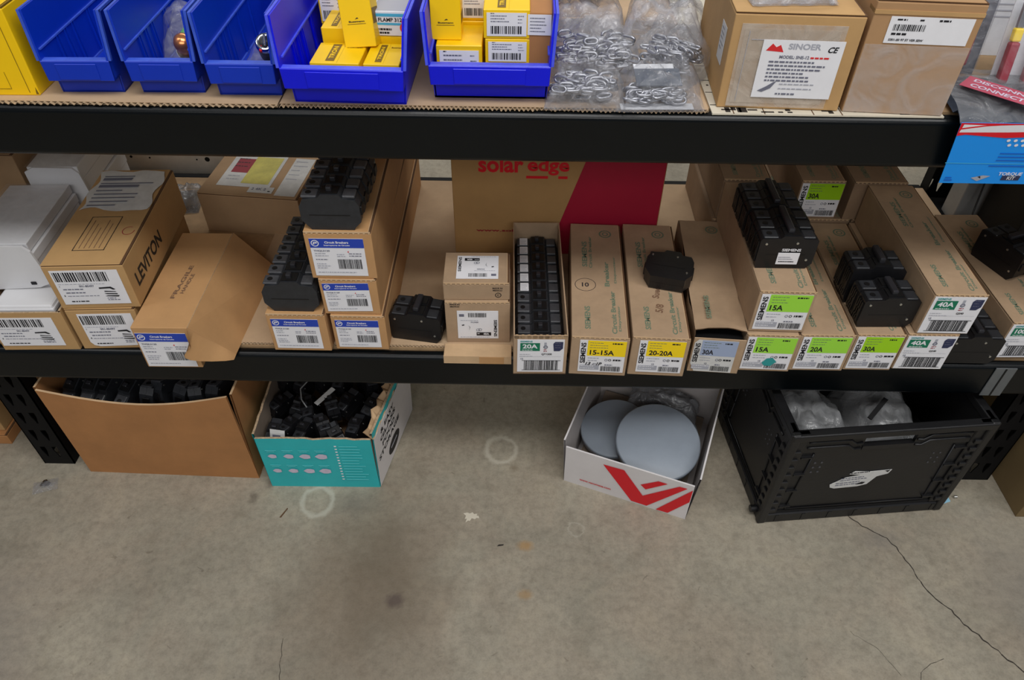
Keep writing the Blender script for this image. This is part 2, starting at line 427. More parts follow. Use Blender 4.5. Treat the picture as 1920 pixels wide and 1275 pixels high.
# ------------------------------------------------------------------ rack
def post(parent, x0, x1, y0, y1, front=True):
    """L-shaped upright with paired keyhole slots; front: wide face looks at -Y"""
    b = MB(); H = 1.62; t = 0.002; yf = y0 if front else y1-t
    cw = (x1-x0); z = 0.0; pitch_ = 0.05
    cxs = (x0+cw*0.28, x0+cw*0.66); sw = 0.0052
    # front face: strips between slots, real openings
    edges = [x0, cxs[0]-sw, cxs[0]+sw, cxs[1]-sw, cxs[1]+sw, x1]
    for i in (0, 2, 4): b.box(edges[i], edges[i+1], yf, yf+t, 0, H, 'black_post')
    for i in (1, 3):
        off = 0.0
        zz = 0.0; k = 0
        while zz < H:
            s0 = 0.022+k*pitch_; s1 = s0+0.031
            b.box(edges[i], edges[i+1], yf, yf+t, zz, min(s0, H), 'black_post')
            if s0 >= H: break
            # taper of the keyhole: the lower half is narrower
            for sgn, xe in ((1, edges[i]), (-1, edges[i+1])):
                b.prism([(xe, s0), (xe+sgn*0.0036, s0), (xe+sgn*0.0030, s0+0.006), (xe+sgn*0.0012, s0+0.014), (xe, s0+0.019)], 0, t, 'black_post',
                        basis((1, 0, 0), (0, 0, 1), (0, -1, 0), (0, yf+t, 0)))
            zz = s1; k += 1
    inner = x1 if x0 < 0 else x0
    sx = (inner-t, inner) if x0 < 0 else (inner, inner+t)
    b.box(sx[0], sx[1], y0, y1, 0, H, 'black_post')
    outer = (x0, x0+t) if x0 < 0 else (x1-t, x1)
    b.box(outer[0], outer[1], y0 if front else y0-0.02, y1+0.024 if front else y1, 0, H, 'black_post')
    b.build('post', parent)
rack = thing('storage_rack', 'black steel boltless storage rack carrying both shelves of boxes', 'shelving rack', (0, 0, 0))
post(rack, -0.927, -0.867, 0.872, 0.905); post(rack, 0.867, 0.927, 0.872, 0.905)
post(rack, -0.927, -0.867, 1.372, 1.40, False); post(rack, 0.867, 0.927, 1.372, 1.40, False)
for zt in (ZA, ZB):
    b = MB(); b.box(-0.925, 0.925, 0.85, 0.870, zt-BH, zt, 'black_steel', bev=0.0085, seg=5); b.box(-0.865, 0.865, 0.869, 0.887, zt-BH*0.8, zt-0.013, 'black_steel'); b.build('beam', rack)
    b = MB(); b.box(-0.865, 0.865, 1.385, 1.402, zt-BH, zt, 'black_post', bev=0.003); b.build('beam', rack)
    for xa, xb in ((-1.75, -0.93), (0.93, 1.75)):
        b = MB(); b.box(xa, xb, 0.85, 0.870, zt-BH, zt, 'black_steel', bev=0.0085, seg=5); b.build('beam', rack)
        b = MB(); b.box(xa, xb, 1.385, 1.402, zt-BH, zt, 'black_post', bev=0.003); b.build('beam', rack)
        b = MB(); b.box(xa, xb, 0.871, 1.384, zt-0.012, zt-0.0002, 'wood_board'); b.build('shelf_board', rack)
    for xx in (-0.925, 0.867):
        b = MB(); b.box(xx, xx+0.058, 0.906, 1.371, zt-0.045, zt-0.013, 'black_post'); b.build('side_brace', rack)
    b = MB()
    b.box(-0.866, 0.866, 0.871, 1.384, zt-0.012, zt, 'wood_board'); b.build('shelf_board', rack)
b = MB(); b.box(0.7805, 0.815, 0.8478, 0.8498, ZB-BH+0.002, ZB-0.002, 'grey_steel', bev=0.0008); b.box(0.796, 0.7985, 0.847, 0.8478, ZB-BH+0.003, ZB-0.003, 'black_steel'); tag(b.build('beam_connector', rack), 'worn grey connector plate')

# cardboard liners with open flutes along the front edge
def fluted_sheet(name, lab, x0, x1, y0, y1, z0, th, per, amp, seed=1, top='sheet', jag=0.0):
    rnd = random.Random(seed); b = MB()
    n = int((x1-x0)/per*8); js = [rnd.uniform(-jag, jag) for _ in range(n//6+2)]
    for zz, t2 in ((z0, 0.0006), (z0+th-0.0007, 0.0007)):
        b.box(x0, x1, y0+0.002+jag, y1, zz, zz+t2, top)
    b.box(x0+0.002, x1-0.002, y0+0.02, y1-0.01, z0+0.0006, z0+th-0.0007, 'card_edge')
    path = []
    for i in range(n+1):
        x = x0+(x1-x0)*i/n; ph = x/per*2*math.pi+0.5*math.sin(x*31)
        path.append((x, z0+th/2+math.sin(ph)*(th/2-0.0006)+amp*0.3*math.sin(x*57)))
    for i in range(n):
        (xa, za), (xb, zb) = path[i], path[i+1]; j = y0+js[i//6]
        vs = [(xa, j, za-0.0004), (xb, j, zb-0.0004), (xb, j, zb+0.0004), (xa, j, za+0.0004)]
        vs += [(x, y0+0.02, z) for x, _, z in vs]
        b.add(vs, [(0, 1, 2, 3), (3, 2, 6, 7), (1, 0, 4, 5)], 'card_edge')
    o = b.build(name); return tag(o, lab, 'cardboard sheet')
fluted_sheet('cardboard_sheet', 'corrugated cardboard liner with wide open flutes under the three narrow blue bins', -0.864, -0.30, 0.853, 1.37, ZA+0.0003, 0.0042, 0.0082, 0.0006, 3, jag=0.001)
fluted_sheet('cardboard_sheet', 'ragged corrugated cardboard liner under the two wide blue bins and chain bags', -0.298, 0.232, 0.855, 1.37, ZA+0.0003, 0.0042, 0.0056, 0.0006, 4, jag=0.0018)
fluted_sheet('cardboard_sheet', 'wide brown cardboard liner covering the lower shelf beneath the breaker cartons', -0.475, 0.862, 0.872, 1.38, ZB+0.0003, 0.0036, 0.006, 0.0004, 6)
def print_liner():
    rnd = random.Random(8); b = MB(); b.box(0.236, 0.52, 0.853, 1.37, ZA+0.0003, ZA+0.0023, 'paper_cream')
    for i in range(46):
        x = rnd.uniform(0.24, 0.50); y = rnd.choice((0.857, 0.862, 0.88, 0.90, 0.93, 0.96, 1.0, 1.04)); w = rnd.choice((0.003, 0.006, 0.012)); hh = rnd.choice((0.012, 0.003))
        b.box(x, x+w, y, y+hh, ZA+0.0023, ZA+0.0026, 'dark_print')
    for y in (0.875, 0.91, 0.945, 0.99): b.box(0.237, 0.519, y, y+0.0014, ZA+0.0023, ZA+0.0026, 'dark_print')
    for x in (0.262, 0.30, 0.36, 0.395): b.box(x, x+0.0012, 0.853, 1.3, ZA+0.0023, ZA+0.0026, 'tan_line')
    tag(b.build('printed_liner'), 'flattened cream carton sheet with black printed marks under the taped cartons', 'cardboard sheet')
print_liner()

# ------------------------------------------------------------------ cartons
def carton(name, lab, w, d, h, loc, yaw, card='card_tan', lid=True, gap='tan_line', cat='carton', group=None, rot=None, seam=False):
    if name == 'breaker_carton' and not group: group = 'dim cartons of the rear row' if card == 'card_rear' else 'long breaker cartons on the lower shelf'
    if name == 'device_carton': group = 'golden device cartons at the left'
    t = thing(name, lab, cat, loc, yaw if rot is None else rot, group)
    b = MB(); hl = h-0.003 if lid else h
    b.box(-w/2, w/2, 0, d, 0, hl, card, bev=0.0012, seg=2)
    b.build('body', t)
    if lid:
        b = MB()
        b.box(-w/2+0.0015, w/2-0.0005, 0.001, d-0.001, hl, h-0.0012, gap)
        b.box(-w/2+0.0002, w/2-0.0035, 0.0004, d, h-0.0014, h, card, bev=0.0005, seg=1)
        if card in ('card_tan', 'card_rear', 'card_orange'):
            b.box(-w/2+0.001, w/2-0.001, -0.0003, 0.0009, h-0.0016, h+0.0002, 'card_pale')
            b.box(w/2-0.0045, w/2-0.0035, 0.002, d-0.002, h-0.001, h+0.0002, 'card_pale')
            for k in range(int(w/0.0075)): b.box(-w/2+0.004+k*0.0075, -w/2+0.0068+k*0.0075, -0.0005, 0.0002, h-0.0034, h-0.0016, 'card_pale')
        if seam: b.box(w/2-0.003, w/2, 0.001, d, h-0.002, h+0.001, card)
        b.build('lid', t)
    return t
def open_carton(name, lab, w, d, h, loc, yaw, card='card_tan', inner='card_inside', th=0.003, cat='carton', front_dip=0.0, edge='card_edge', lean=0.0, jag=0.0, seed=1, hs=None):
    """box without lid; hs = heights of front, right, back, left walls"""
    t = thing(name, lab, cat, loc, yaw); rnd = random.Random(seed); hs = hs or (h, h, h, h)
    b = MB(); b.box(-w/2+th, w/2-th, th, d-th, 0, th, inner)
    def wall(pa, pb, ha, hb, dip, inn):
        n = 14; A, B = Vector(pa+(0,)), Vector(pb+(0,)); I = Vector(inn+(0,))*th
        top = []
        for i in range(n+1):
            f = i/n; z = ha+(hb-ha)*f-dip*math.sin(math.pi*f)+(rnd.uniform(-jag, jag) if 0 < i < n else 0)
            top.append((A.lerp(B, f), z))
        def P(k, z, inner_):
            p = top[k][0]+(I if inner_ else Vector((0, 0, 0))); o = -I.normalized()*lean*z; return (p.x+o.x, p.y+o.y, z)
        for i in range(n):
            z1, z2 = top[i][1], top[i+1][1]
            b.add([P(i, 0, 0), P(i+1, 0, 0), P(i+1, z2, 0), P(i, z1, 0)], [(0, 1, 2, 3)], card)
            b.add([P(i, 0, 1), P(i+1, 0, 1), P(i+1, z2, 1), P(i, z1, 1)], [(3, 2, 1, 0)], inner)
            b.add([P(i, z1, 0), P(i+1, z2, 0), P(i+1, z2, 1), P(i, z1, 1)], [(0, 1, 2, 3)], edge)
    wall((-w/2, 0), (w/2, 0), hs[0], hs[0], front_dip, (0, 1))
    wall((w/2, 0), (w/2, d), hs[1], hs[1], 0, (-1, 0))
    wall((w/2, d), (-w/2, d), hs[2], hs[2], 0, (0, -1))
    wall((-w/2, d), (-w/2, 0), hs[3], hs[3], 0, (1, 0))
    b.build('body', t); return t

def side_logo(b, X, s=1.0):
    pass
def lab_amp(amps, col, amp_ink='ink', x0=0.2, pen=None, extra=None):
    it = [('r', 0.17, 0.52, 0.83, 0.48, col), ('t', 'SIEMENS', 0.085, 0.60, 0.115, 'ink', dict(rot=90, w=0.62)),
          ('t', amps, 0.21+0.047*len(amps), 0.63, 0.15, amp_ink, dict(w=0.088*len(amps))),
          ('l', 0.22, 0.92, 0.42, 3, 0.075, 'kraft_print', 0.016), ('l', 0.70, 0.90, 0.24, 1, 0.07, 'ink', 0.04),
          ('l', 0.2, 0.44, 0.3, 2, 0.08, 'ink_light', 0.02), ('o', 0.60, 0.40, 0.035, 0.012, 'ink_grey'), ('o', 0.68, 0.40, 0.035, 0.014, 'ink'), ('l', 0.75, 0.38, 0.22, 1, 0.07, 'ink', 0.05),
          ('r', 0.04, 0.08, 0.42, 0.14, 'ink_light'), ('l', 0.05, 0.18, 0.4, 2, 0.07, 'label', 0.02), ('t', '12', 0.36, 0.27, 0.05, 'ink_grey'),
          ('b', 0.50, 0.04, 0.44, 0.16, 'ink', 30), ('l', 0.58, 0.23, 0.2, 1, 0.07, 'ink_grey', 0.03), ('l', 0.12, 0.30, 0.02, 1, 0.1, 'ink', 0.12)]
    if pen: it.append(('t', pen, 0.34, 0.27, 0.10, 'ink', dict(ital=0.3)))
    return it+(extra or [])
def lab_green(amps, part):
    return [('t', 'SIEMENS', 0.19, 0.945, 0.05, 'teal_ink', dict(w=0.26)), ('r', 0.06, 0.66, 0.42, 0.24, 'dark_green'), ('t', amps, 0.27, 0.80, 0.13, 'label', dict(w=0.32)),
            ('l', 0.10, 0.68, 0.34, 1, 0.1, 'label', 0.018), ('r', 0.57, 0.76, 0.05, 0.16, 'ink_light'), ('o', 0.60, 0.78, 0.05, 0.02, 'ink_grey'), ('l', 0.56, 0.69, 0.10, 2, 0.05, 'mag_red', 0.02),
            ('p', [(0.78, 0.66), (0.90, 0.66), (0.97, 0.74), (0.97, 0.94), (0.80, 0.94), (0.76, 0.88)], 'navy'), ('l', 0.80, 0.90, 0.14, 3, 0.07, 'ink_grey', 0.012),
            ('t', part, 0.63, 0.56, 0.06, 'ink'), ('l', 0.05, 0.55, 0.36, 2, 0.06, 'ink_light', 0.015), ('r', 0.04, 0.49, 0.9, 0.004, 'ink_light'),
            ('t', '12', 0.10, 0.42, 0.05, 'ink_grey'), ('r', 0.1, 0.36, 0.84, 0.012, 'ink'), ('r', 0.1, 0.06, 0.84, 0.012, 'ink'), ('b', 0.15, 0.07, 0.73, 0.30, 'ink', 30)]
def lab_ge():
    return [('r', 0, 0.76, 1, 0.24, 'lab_blue'), ('o', 0.10, 0.88, 0.085, 0.02, 'label'), ('t', 'ge', 0.10, 0.885, 0.07, 'label', dict(ital=0.3)), ('t', 'Circuit Breakers', 0.50, 0.905, 0.06, 'label', dict(w=0.44)),
            ('t', 'Interruptores de Circuito', 0.50, 0.825, 0.045, 'label', dict(w=0.48)), ('t', 'THQL2120', 0.2, 0.68, 0.05, 'ink_grey', dict(w=0.30)), ('l', 0.06, 0.60, 0.26, 2, 0.06, 'ink_light', 0.02),
            ('l', 0.06, 0.44, 0.28, 1, 0.06, 'ink_grey', 0.02), ('l', 0.06, 0.32, 0.28, 3, 0.055, 'ink_light', 0.02), ('l', 0.47, 0.58, 0.18, 2, 0.05, 'ink_light', 0.02), ('t', '4', 0.69, 0.66, 0.05, 'ink_red'),
            ('l', 0.70, 0.60, 0.24, 2, 0.06, 'ink_grey', 0.02), ('b', 0.47, 0.20, 0.45, 0.26, 'ink', 26), ('l', 0.06, 0.09, 0.85, 1, 0.05, 'ink_light', 0.02)]
def lab_lev():
    return [('b', 0.03, 0.68, 0.80, 0.27, 'ink', 30), ('l', 0.04, 0.60, 0.8, 1, 0.05, 'ink_light', 0.015), ('t', '001-80497', 0.45, 0.545, 0.06, 'ink_grey'), ('l', 0.08, 0.44, 0.42, 1, 0.08, 'ink_grey', 0.03),
            ('t', '1', 0.05, 0.545, 0.04, 'ink'), ('t', '6', 0.06, 0.27, 0.05, 'ink'), ('l', 0.1, 0.34, 0.4, 1, 0.08, 'ink_grey', 0.03), ('l', 0.1, 0.25, 0.62, 1, 0.08, 'ink_grey', 0.015), ('l', 0.12, 0.08, 0.34, 1, 0.08, 'ink', 0.03),
            ('p', [(0.62, 0.50), (0.80, 0.52), (0.86, 0.44), (0.82, 0.43), (0.78, 0.47), (0.62, 0.46)], 'ink'), ('p', [(0.68, 0.40), (0.84, 0.38), (0.86, 0.36), (0.68, 0.37)], 'ink'),
            ('p', [(0.66, 0.33), (0.86, 0.32), (0.86, 0.29), (0.7, 0.30)], 'ink'), ('p', [(0.70, 0.26), (0.88, 0.26), (0.86, 0.22), (0.66, 0.24)], 'ink'), ('l', 0.68, 0.17, 0.2, 2, 0.05, 'ink_grey', 0.02)]

def lid_print(t, w, d, h, faint='kraft_print', ring=True, seed=1, hand=None, mirror=False):
    """green carton printing on the lid, a child of the lid's carton"""
    b = MB(into=part(t, 'lid')); X = TOP(0, 0, h+0.0002)
    b.text('SIEMENS', -w*0.22, d*0.15, w*0.10, faint, X, rot=90, w=d*0.18)
    b.text('Circuit Breaker', w*0.24, d*0.20, w*0.09, faint, X, rot=90, w=d*0.34)
    b.text('Disyuntor', w*0.34, d*0.15, w*0.055, faint, X, rot=90, w=d*0.2)
    b.text('Breaker', w*0.16, d*0.52, w*0.09, faint, X, rot=90, w=d*0.22)
    b.text('SIEMENS', -w*0.24, d*0.70, w*0.10, faint, X, rot=90, w=d*0.24)
    b.text('Circuit Breaker', -w*0.13, d*0.72, w*0.06, faint, X, rot=90, w=d*0.30)
    b.text('Disjoncteur', w*0.32, d*0.56, w*0.055, faint, X, rot=90, w=d*0.24)
    if ring:
        n = 20; cx, cy = w*0.18, d*0.90
        for r0, r1 in ((0.011, 0.0085), (0.0055, 0.0035)):
            vs = [(cx+r*math.cos(2*math.pi*i/n), cy+r*math.sin(2*math.pi*i/n), 0.0001) for r in (r0, r1) for i in range(n)]
            b.add(vs, [(i, (i+1) % n, (i+1) % n+n, i+n) for i in range(n)], faint, X)
    if hand == '10':
        cx, cy = -w*0.24, d*0.42
        b.text('10', cx, cy, w*0.12, 'pen', X); n = 26
        vs = [(cx+r*math.cos(2*math.pi*i/n)*1.05, cy+r*math.sin(2*math.pi*i/n), 0.0001) for r in (w*0.185, w*0.175) for i in range(n)]
        b.add(vs, [(i, (i+1) % n, (i+1) % n+n, i+n) for i in range(n)], 'pen', X)
    elif hand:
        b.text(hand[0], -w*0.0, d*0.36, w*0.13, 'faint_print', X, rot=80); b.text(hand[1], w*0.02, d*0.23, w*0.14, 'faint_print', X, rot=80)
    b.build('printing', t)

D = 0.296
GA = 'small breaker cartons on the lower shelf'
# --- 20A open carton
def open20():
    w, h = 0.083, 0.084; t = thing('breaker_carton', 'open topped carton with green 20A label filled with a row of breakers', 'carton', (0.037, 0.813, LIN), 1.0)
    b = MB(); th = 0.002
    b.box(-w/2, w/2, 0, th, 0, h, 'card_tan', bev=0.0006, seg=1); b.box(-w/2, w/2, D-th, D, 0, h, 'card_tan')
    b.box(-w/2, -w/2+th, th, D-th, 0, h, 'card_tan'); b.box(w/2-th, w/2, th, D-th, 0, h, 'card_tan'); b.box(-w/2, w/2, 0, D, 0, 0.002, 'card_inside')
    for i in range(9): b.cyl(0.0042, 0.0016, 'card_pale', basis((1, 0, 0), (0, 0, 1), (0, -1, 0), (-w/2+0.005+i*0.0092, 0.0016, h-0.0035)), n=10)
    b.build('body', t)
    label(t, FRONT(-w/2+0.006, 0.006, -0.0004), 0.072, 0.070, lab_green('20A', 'QT1500'), seed=3)
    return t
open20()
c = carton('breaker_carton', 'closed carton with a yellow 15-15A label and a circled 10 penned on its lid', 0.089, D, 0.082, (0.128, 0.813, LIN), -2.0)
lid_print(c, 0.089, D, 0.082, hand='10'); label(c, FRONT(-0.031, 0.008, -0.0004), 0.071, 0.068, lab_amp('15-15A', 'lab_yellow', pen='13 - 1P'), seed=4)
c = carton('breaker_carton', 'closed carton with a yellow 20-20A label', 0.088, D, 0.082, (0.2205, 0.814, LIN), -2.2)
lid_print(c, 0.088, D, 0.082, hand=('Sued', '5/8')); label(c, FRONT(-0.032, 0.008, -0.0004), 0.070, 0.068, lab_amp('20-20A', 'lab_yellow'), seed=5)

# --- crushed 30A carton
def crushed():
    w, h = 0.079, 0.079; t = thing('breaker_carton', 'crushed carton with a slate blue 30A label and a gaping torn lid', 'carton', (0.3125, 0.824, LIN), -3.6)
    rnd = random.Random(4); b = MB()
    n = 16
    def sec(f):
        bul = 0.003*math.sin(f*9); return bul
    pts_b = []; 
    for k in range(n+1):
        f = k/n; y = f*0.298; dz = 0.004*math.sin(f*11+1)*(0.4+f*0.6) + (0.006*f); dx = 0.0025*math.sin(f*17)
        pts_b.append([(-w/2+dx, y, 0), (w/2+dx, y, 0), (w/2+dx*1.4+0.0015*math.sin(f*29), y, h+dz-0.004*math.sin(f*13)), (-w/2+dx, y, h+dz)])
    vs = [p for r in pts_b for p in r]
    fs = []
    for k in range(n):
        for j in (0, 1, 3): fs.append((k*4+j, k*4+(j+1) % 4, (k+1)*4+(j+1) % 4, (k+1)*4+j))
    b.add(vs, fs, 'card_tan', I4, True); b.add(vs, [tuple(n*4+i for i in (0, 1, 2, 3))], 'card_tan')
    b.box(-w/2, w/2, -0.001, 0.001, 0.0, h-0.006, 'card_tan', bev=0.0005, seg=1)
    b.box(-w/2+0.003, w/2-0.003, 0.006, 0.05, 0.02, h-0.014, 'breaker_dark')
    b.build('body', t)
    b = MB(); m = 18; rows = []
    for k in range(m+1):
        f = k/m; y = 0.008+f*0.290; row = []
        for j in range(9):
            g = j/8; x = -w/2+g*w; z = h+0.0055*f+0.0035*math.sin(f*11+1)*(0.4+f*0.6)+0.0022*noise.noise(Vector((x*40, y*25, 3)))+0.001
            if k == 0: z += 0.0022*math.sin(g*3.14)+0.002; y2 = y+0.004*math.sin(g*3.14)+rnd.uniform(-0.001, 0.001)
            else: y2 = y
            row.append((x, y2, z))
        rows.append(row)
    vs = [p for r in rows for p in r]
    b.add(vs, [(k*9+j, k*9+j+1, (k+1)*9+j+1, (k+1)*9+j) for k in range(m) for j in range(8)], 'card_tan', I4, True)
    b.add([(x, y, z-0.0015) for x, y, z in vs], [((k+1)*9+j, (k+1)*9+j+1, k*9+j+1, k*9+j) for k in range(m) for j in range(8)], 'card_inside', I4, True)
    b.text('SIEMENS', -w*0.2, 0.06, 0.008, 'kraft_print', TOP(0, 0, h+0.006), rot=90, w=0.055)
    for r0, r1 in ((0.011, 0.0085), (0.0055, 0.0035)):
        q = 20; b.add([(0.012+r*math.cos(2*math.pi*i/q), 0.262+r*math.sin(2*math.pi*i/q), h+0.0115) for r in (r0, r1) for i in range(q)], [(i, (i+1) % q, (i+1) % q+q, i+q) for i in range(q)], 'kraft_print')
    b.build('lid', t)
    label(t, FRONT(-0.0375, 0.002, -0.0014), 0.066, 0.068, lab_amp('30A', 'lab_slate'), seed=6, base='label_used', corners=[(0.12, 0), (1, 0), (1, 1), (0.08, 1), (0, 0.9), (0, 0.25)])
crushed()

# --- green label cartons
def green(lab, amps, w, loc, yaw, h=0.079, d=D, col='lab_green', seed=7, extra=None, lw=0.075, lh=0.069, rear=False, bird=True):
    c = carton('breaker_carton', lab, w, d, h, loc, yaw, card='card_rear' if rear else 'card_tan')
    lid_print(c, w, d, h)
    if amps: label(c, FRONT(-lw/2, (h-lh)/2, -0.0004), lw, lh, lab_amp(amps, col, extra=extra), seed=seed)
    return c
blot = [('o', 0.56, 0.24, 0.085, 0.085, 'teal_ink'), ('p', [(0.42, 0.22), (0.5, 0.36), (0.62, 0.38), (0.72, 0.26), (0.62, 0.12), (0.48, 0.13)], 'teal_ink')]
green('breaker carton with a green 15A label blotted by teal ink, bottom of its stack', '15A', 0.082, (0.394, 0.828, LIN), -1.5, seed=8, extra=blot)
green('breaker carton with a green 15A label raised on top of another 15A carton', '15A', 0.084, (0.3965, 0.834, LIN+0.0805), -1.0, h=0.080, seed=9)
green('breaker carton with a pale green 20A label on the shelf liner', '20A', 0.085, (0.4790, 0.831, LIN), 0, seed=10, h=0.078)
green('breaker carton with a lime 30A label below the loose black breakers', '30A', 0.075, (0.5615, 0.834, LIN), 0, seed=11, col='lab_lime', lw=0.070, h=0.078)
def green40(lab, amps, part, w, loc, yaw, h=0.078, seed=12, lw=None):
    c = carton('breaker_carton', lab, w, D, h, loc, yaw)
    lid_print(c, w, D, h); lw = lw or w-0.003
    label(c, FRONT(-lw/2, 0.002, -0.0004), lw, h-0.006, lab_green(amps, part), seed=seed); return c
green40('breaker carton with a dark green 40A label standing directly on the lower shelf', '40A', 'Q240', 0.079, (0.643, 0.838, LIN), 0, h=0.077)
green40('breaker carton with a dark green 40A label stacked on top of the other 40A carton', '40A', 'Q240', 0.079, (0.652, 0.838, LIN+0.0785), 0, seed=12)
c = green40('breaker carton with a dark green 100A label at the right end of the shelf', '100A', 'Q2100', 0.083, (0.819, 0.868, LIN), 1.5, seed=14)
# torn tape at its foot
# --- second row behind
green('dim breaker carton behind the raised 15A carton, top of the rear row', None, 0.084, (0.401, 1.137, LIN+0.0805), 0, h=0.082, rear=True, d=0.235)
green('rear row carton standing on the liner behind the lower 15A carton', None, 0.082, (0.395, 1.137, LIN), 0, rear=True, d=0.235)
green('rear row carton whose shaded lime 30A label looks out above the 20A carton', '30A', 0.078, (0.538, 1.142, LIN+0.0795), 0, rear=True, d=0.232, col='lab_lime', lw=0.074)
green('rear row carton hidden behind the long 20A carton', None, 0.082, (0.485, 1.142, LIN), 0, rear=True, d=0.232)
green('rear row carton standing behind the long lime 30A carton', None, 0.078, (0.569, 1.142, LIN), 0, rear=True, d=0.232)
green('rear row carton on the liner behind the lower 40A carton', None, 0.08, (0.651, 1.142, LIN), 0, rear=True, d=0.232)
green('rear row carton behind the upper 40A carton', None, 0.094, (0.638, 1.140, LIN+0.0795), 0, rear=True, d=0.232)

# --- small cartons beside the 20A carton
def small_pair():
    c = carton('breaker_carton', 'small carton under another, white label on its front face', 0.104, 0.09, 0.088, (-0.063, 0.883, LIN), 1, card='card_tan', lid=True)
    items = lambda: [('t', 'SIEMENS', 0.93, 0.38, 0.085, 'ink', dict(rot=-90, w=0.56)), ('r', 0.46, 0.11, 0.36, 0.12, 'ink'), ('t', '40A', 0.70, 0.17, 0.07, 'label'), ('l', 0.48, 0.17, 0.1, 1, 0.1, 'label', 0.02),
                     ('b', 0.27, 0.78, 0.44, 0.15, 'ink', 26), ('r', 0.05, 0.80, 0.12, 0.09, 'ink_grey'), ('l', 0.08, 0.66, 0.7, 1, 0.1, 'ink_light', 0.015), ('t', '3VL9400', 0.42, 0.60, 0.045, 'ink_grey'),
                     ('p', [(0.10, 0.50), (0.16, 0.52), (0.17, 0.49), (0.12, 0.47)], 'ink'), ('p', [(0.26, 0.50), (0.31, 0.42), (0.28, 0.30), (0.30, 0.42)], 'ink'), ('o', 0.50, 0.32, 0.05, 0.012, 'ink_grey'), ('o', 0.55, 0.33, 0.05, 0.012, 'ink_grey'), ('l', 0.06, 0.05, 0.8, 1, 0.1, 'ink_light', 0.015)]
    label(c, FRONT(-0.033, 0.010, -0.0004), 0.066, 0.060, items(), seed=21)
    b = MB(into=part(c, 'body')); b.text('MADE IN', -0.036, 0.083, 0.003, 'dark_print', FRONT(0, 0, -0.0004)); b.text('MEXICO', -0.036, 0.0785, 0.003, 'dark_print', FRONT(0, 0, -0.0004)); b.build('printing', c)
    c = carton('breaker_carton', 'low small carton with its white label on top, upper of the small pair', 0.104, 0.078, 0.034, (-0.064, 0.888, LIN+0.0885), 1, card='card_tan')
    X = basis((-1, 0, 0), (0, -1, 0), (0, 0, 1), (0.034, 0.068, 0.0345))
    label(c, X, 0.066, 0.058, items(), seed=22)
    b = MB(into=part(c, 'body')); X = FRONT(0, 0, -0.0004); b.text('MADE IN', 0.033, 0.024, 0.003, 'dark_print', X); b.text('MEXICO', 0.033, 0.0195, 0.003, 'dark_print', X)
    n = 16; b.add([(0.034+r*math.cos(2*math.pi*i/n), 0.010+r*math.sin(2*math.pi*i/n), 0) for r in (0.005, 0.0038) for i in range(n)], [(i, (i+1) % n, (i+1) % n+n, i+n) for i in range(n)], 'dark_print', X)
    b.text('C', 0.034, 0.010, 0.004, 'dark_print', X); b.build('printing', c)
    b = MB(); b.box(-0.118, -0.008, 0.846, 0.8755, LIN, LIN+0.004, 'card_pale', bev=0.0008, seg=1); b.box(-0.118, -0.008, 0.8455, 0.8468, LIN-0.0125, LIN+0.004, 'card_pale')
    b.box(-0.06, -0.02, 0.8449, 0.8455, LIN-0.012, LIN+0.003, 'card_orange')
    tag(b.build('cardboard_strip'), 'pale folded cardboard strip under the two small cartons at the shelf edge', 'cardboard strip')
small_pair()

# --- blue banded cartons
def ge(lab, w, loc, yaw, h, d=0.50, seed=31, tilt=0, scal=True):
    c = carton('breaker_carton', lab, w, d, h, loc, yaw, card='card_orange')
    label(c, FRONT(-w*0.43, 0.006, -0.0004) @ Matrix.Rotation(R_(tilt), 4, 'Z'), w*0.80, h*0.80, lab_ge(), seed=seed)
    return c
ge('blue banded carton standing alone under the leaning row of black breakers', 0.093, (-0.348, 0.857, LIN), 0, 0.079, d=0.50, seed=31)
ge('blue banded carton at the bottom of the stack of three', 0.086, (-0.2515, 0.862, LIN), 0, 0.073, d=0.50, seed=32)
ge('blue banded carton in the middle of the stack of three', 0.088, (-0.258, 0.866, LIN+0.0735), 0, 0.070, seed=33, tilt=1.5)
ge('blue banded carton topping the stack of three, breakers resting on it', 0.098, (-0.2605, 0.868, LIN+0.144), 0.5, 0.085, seed=34)

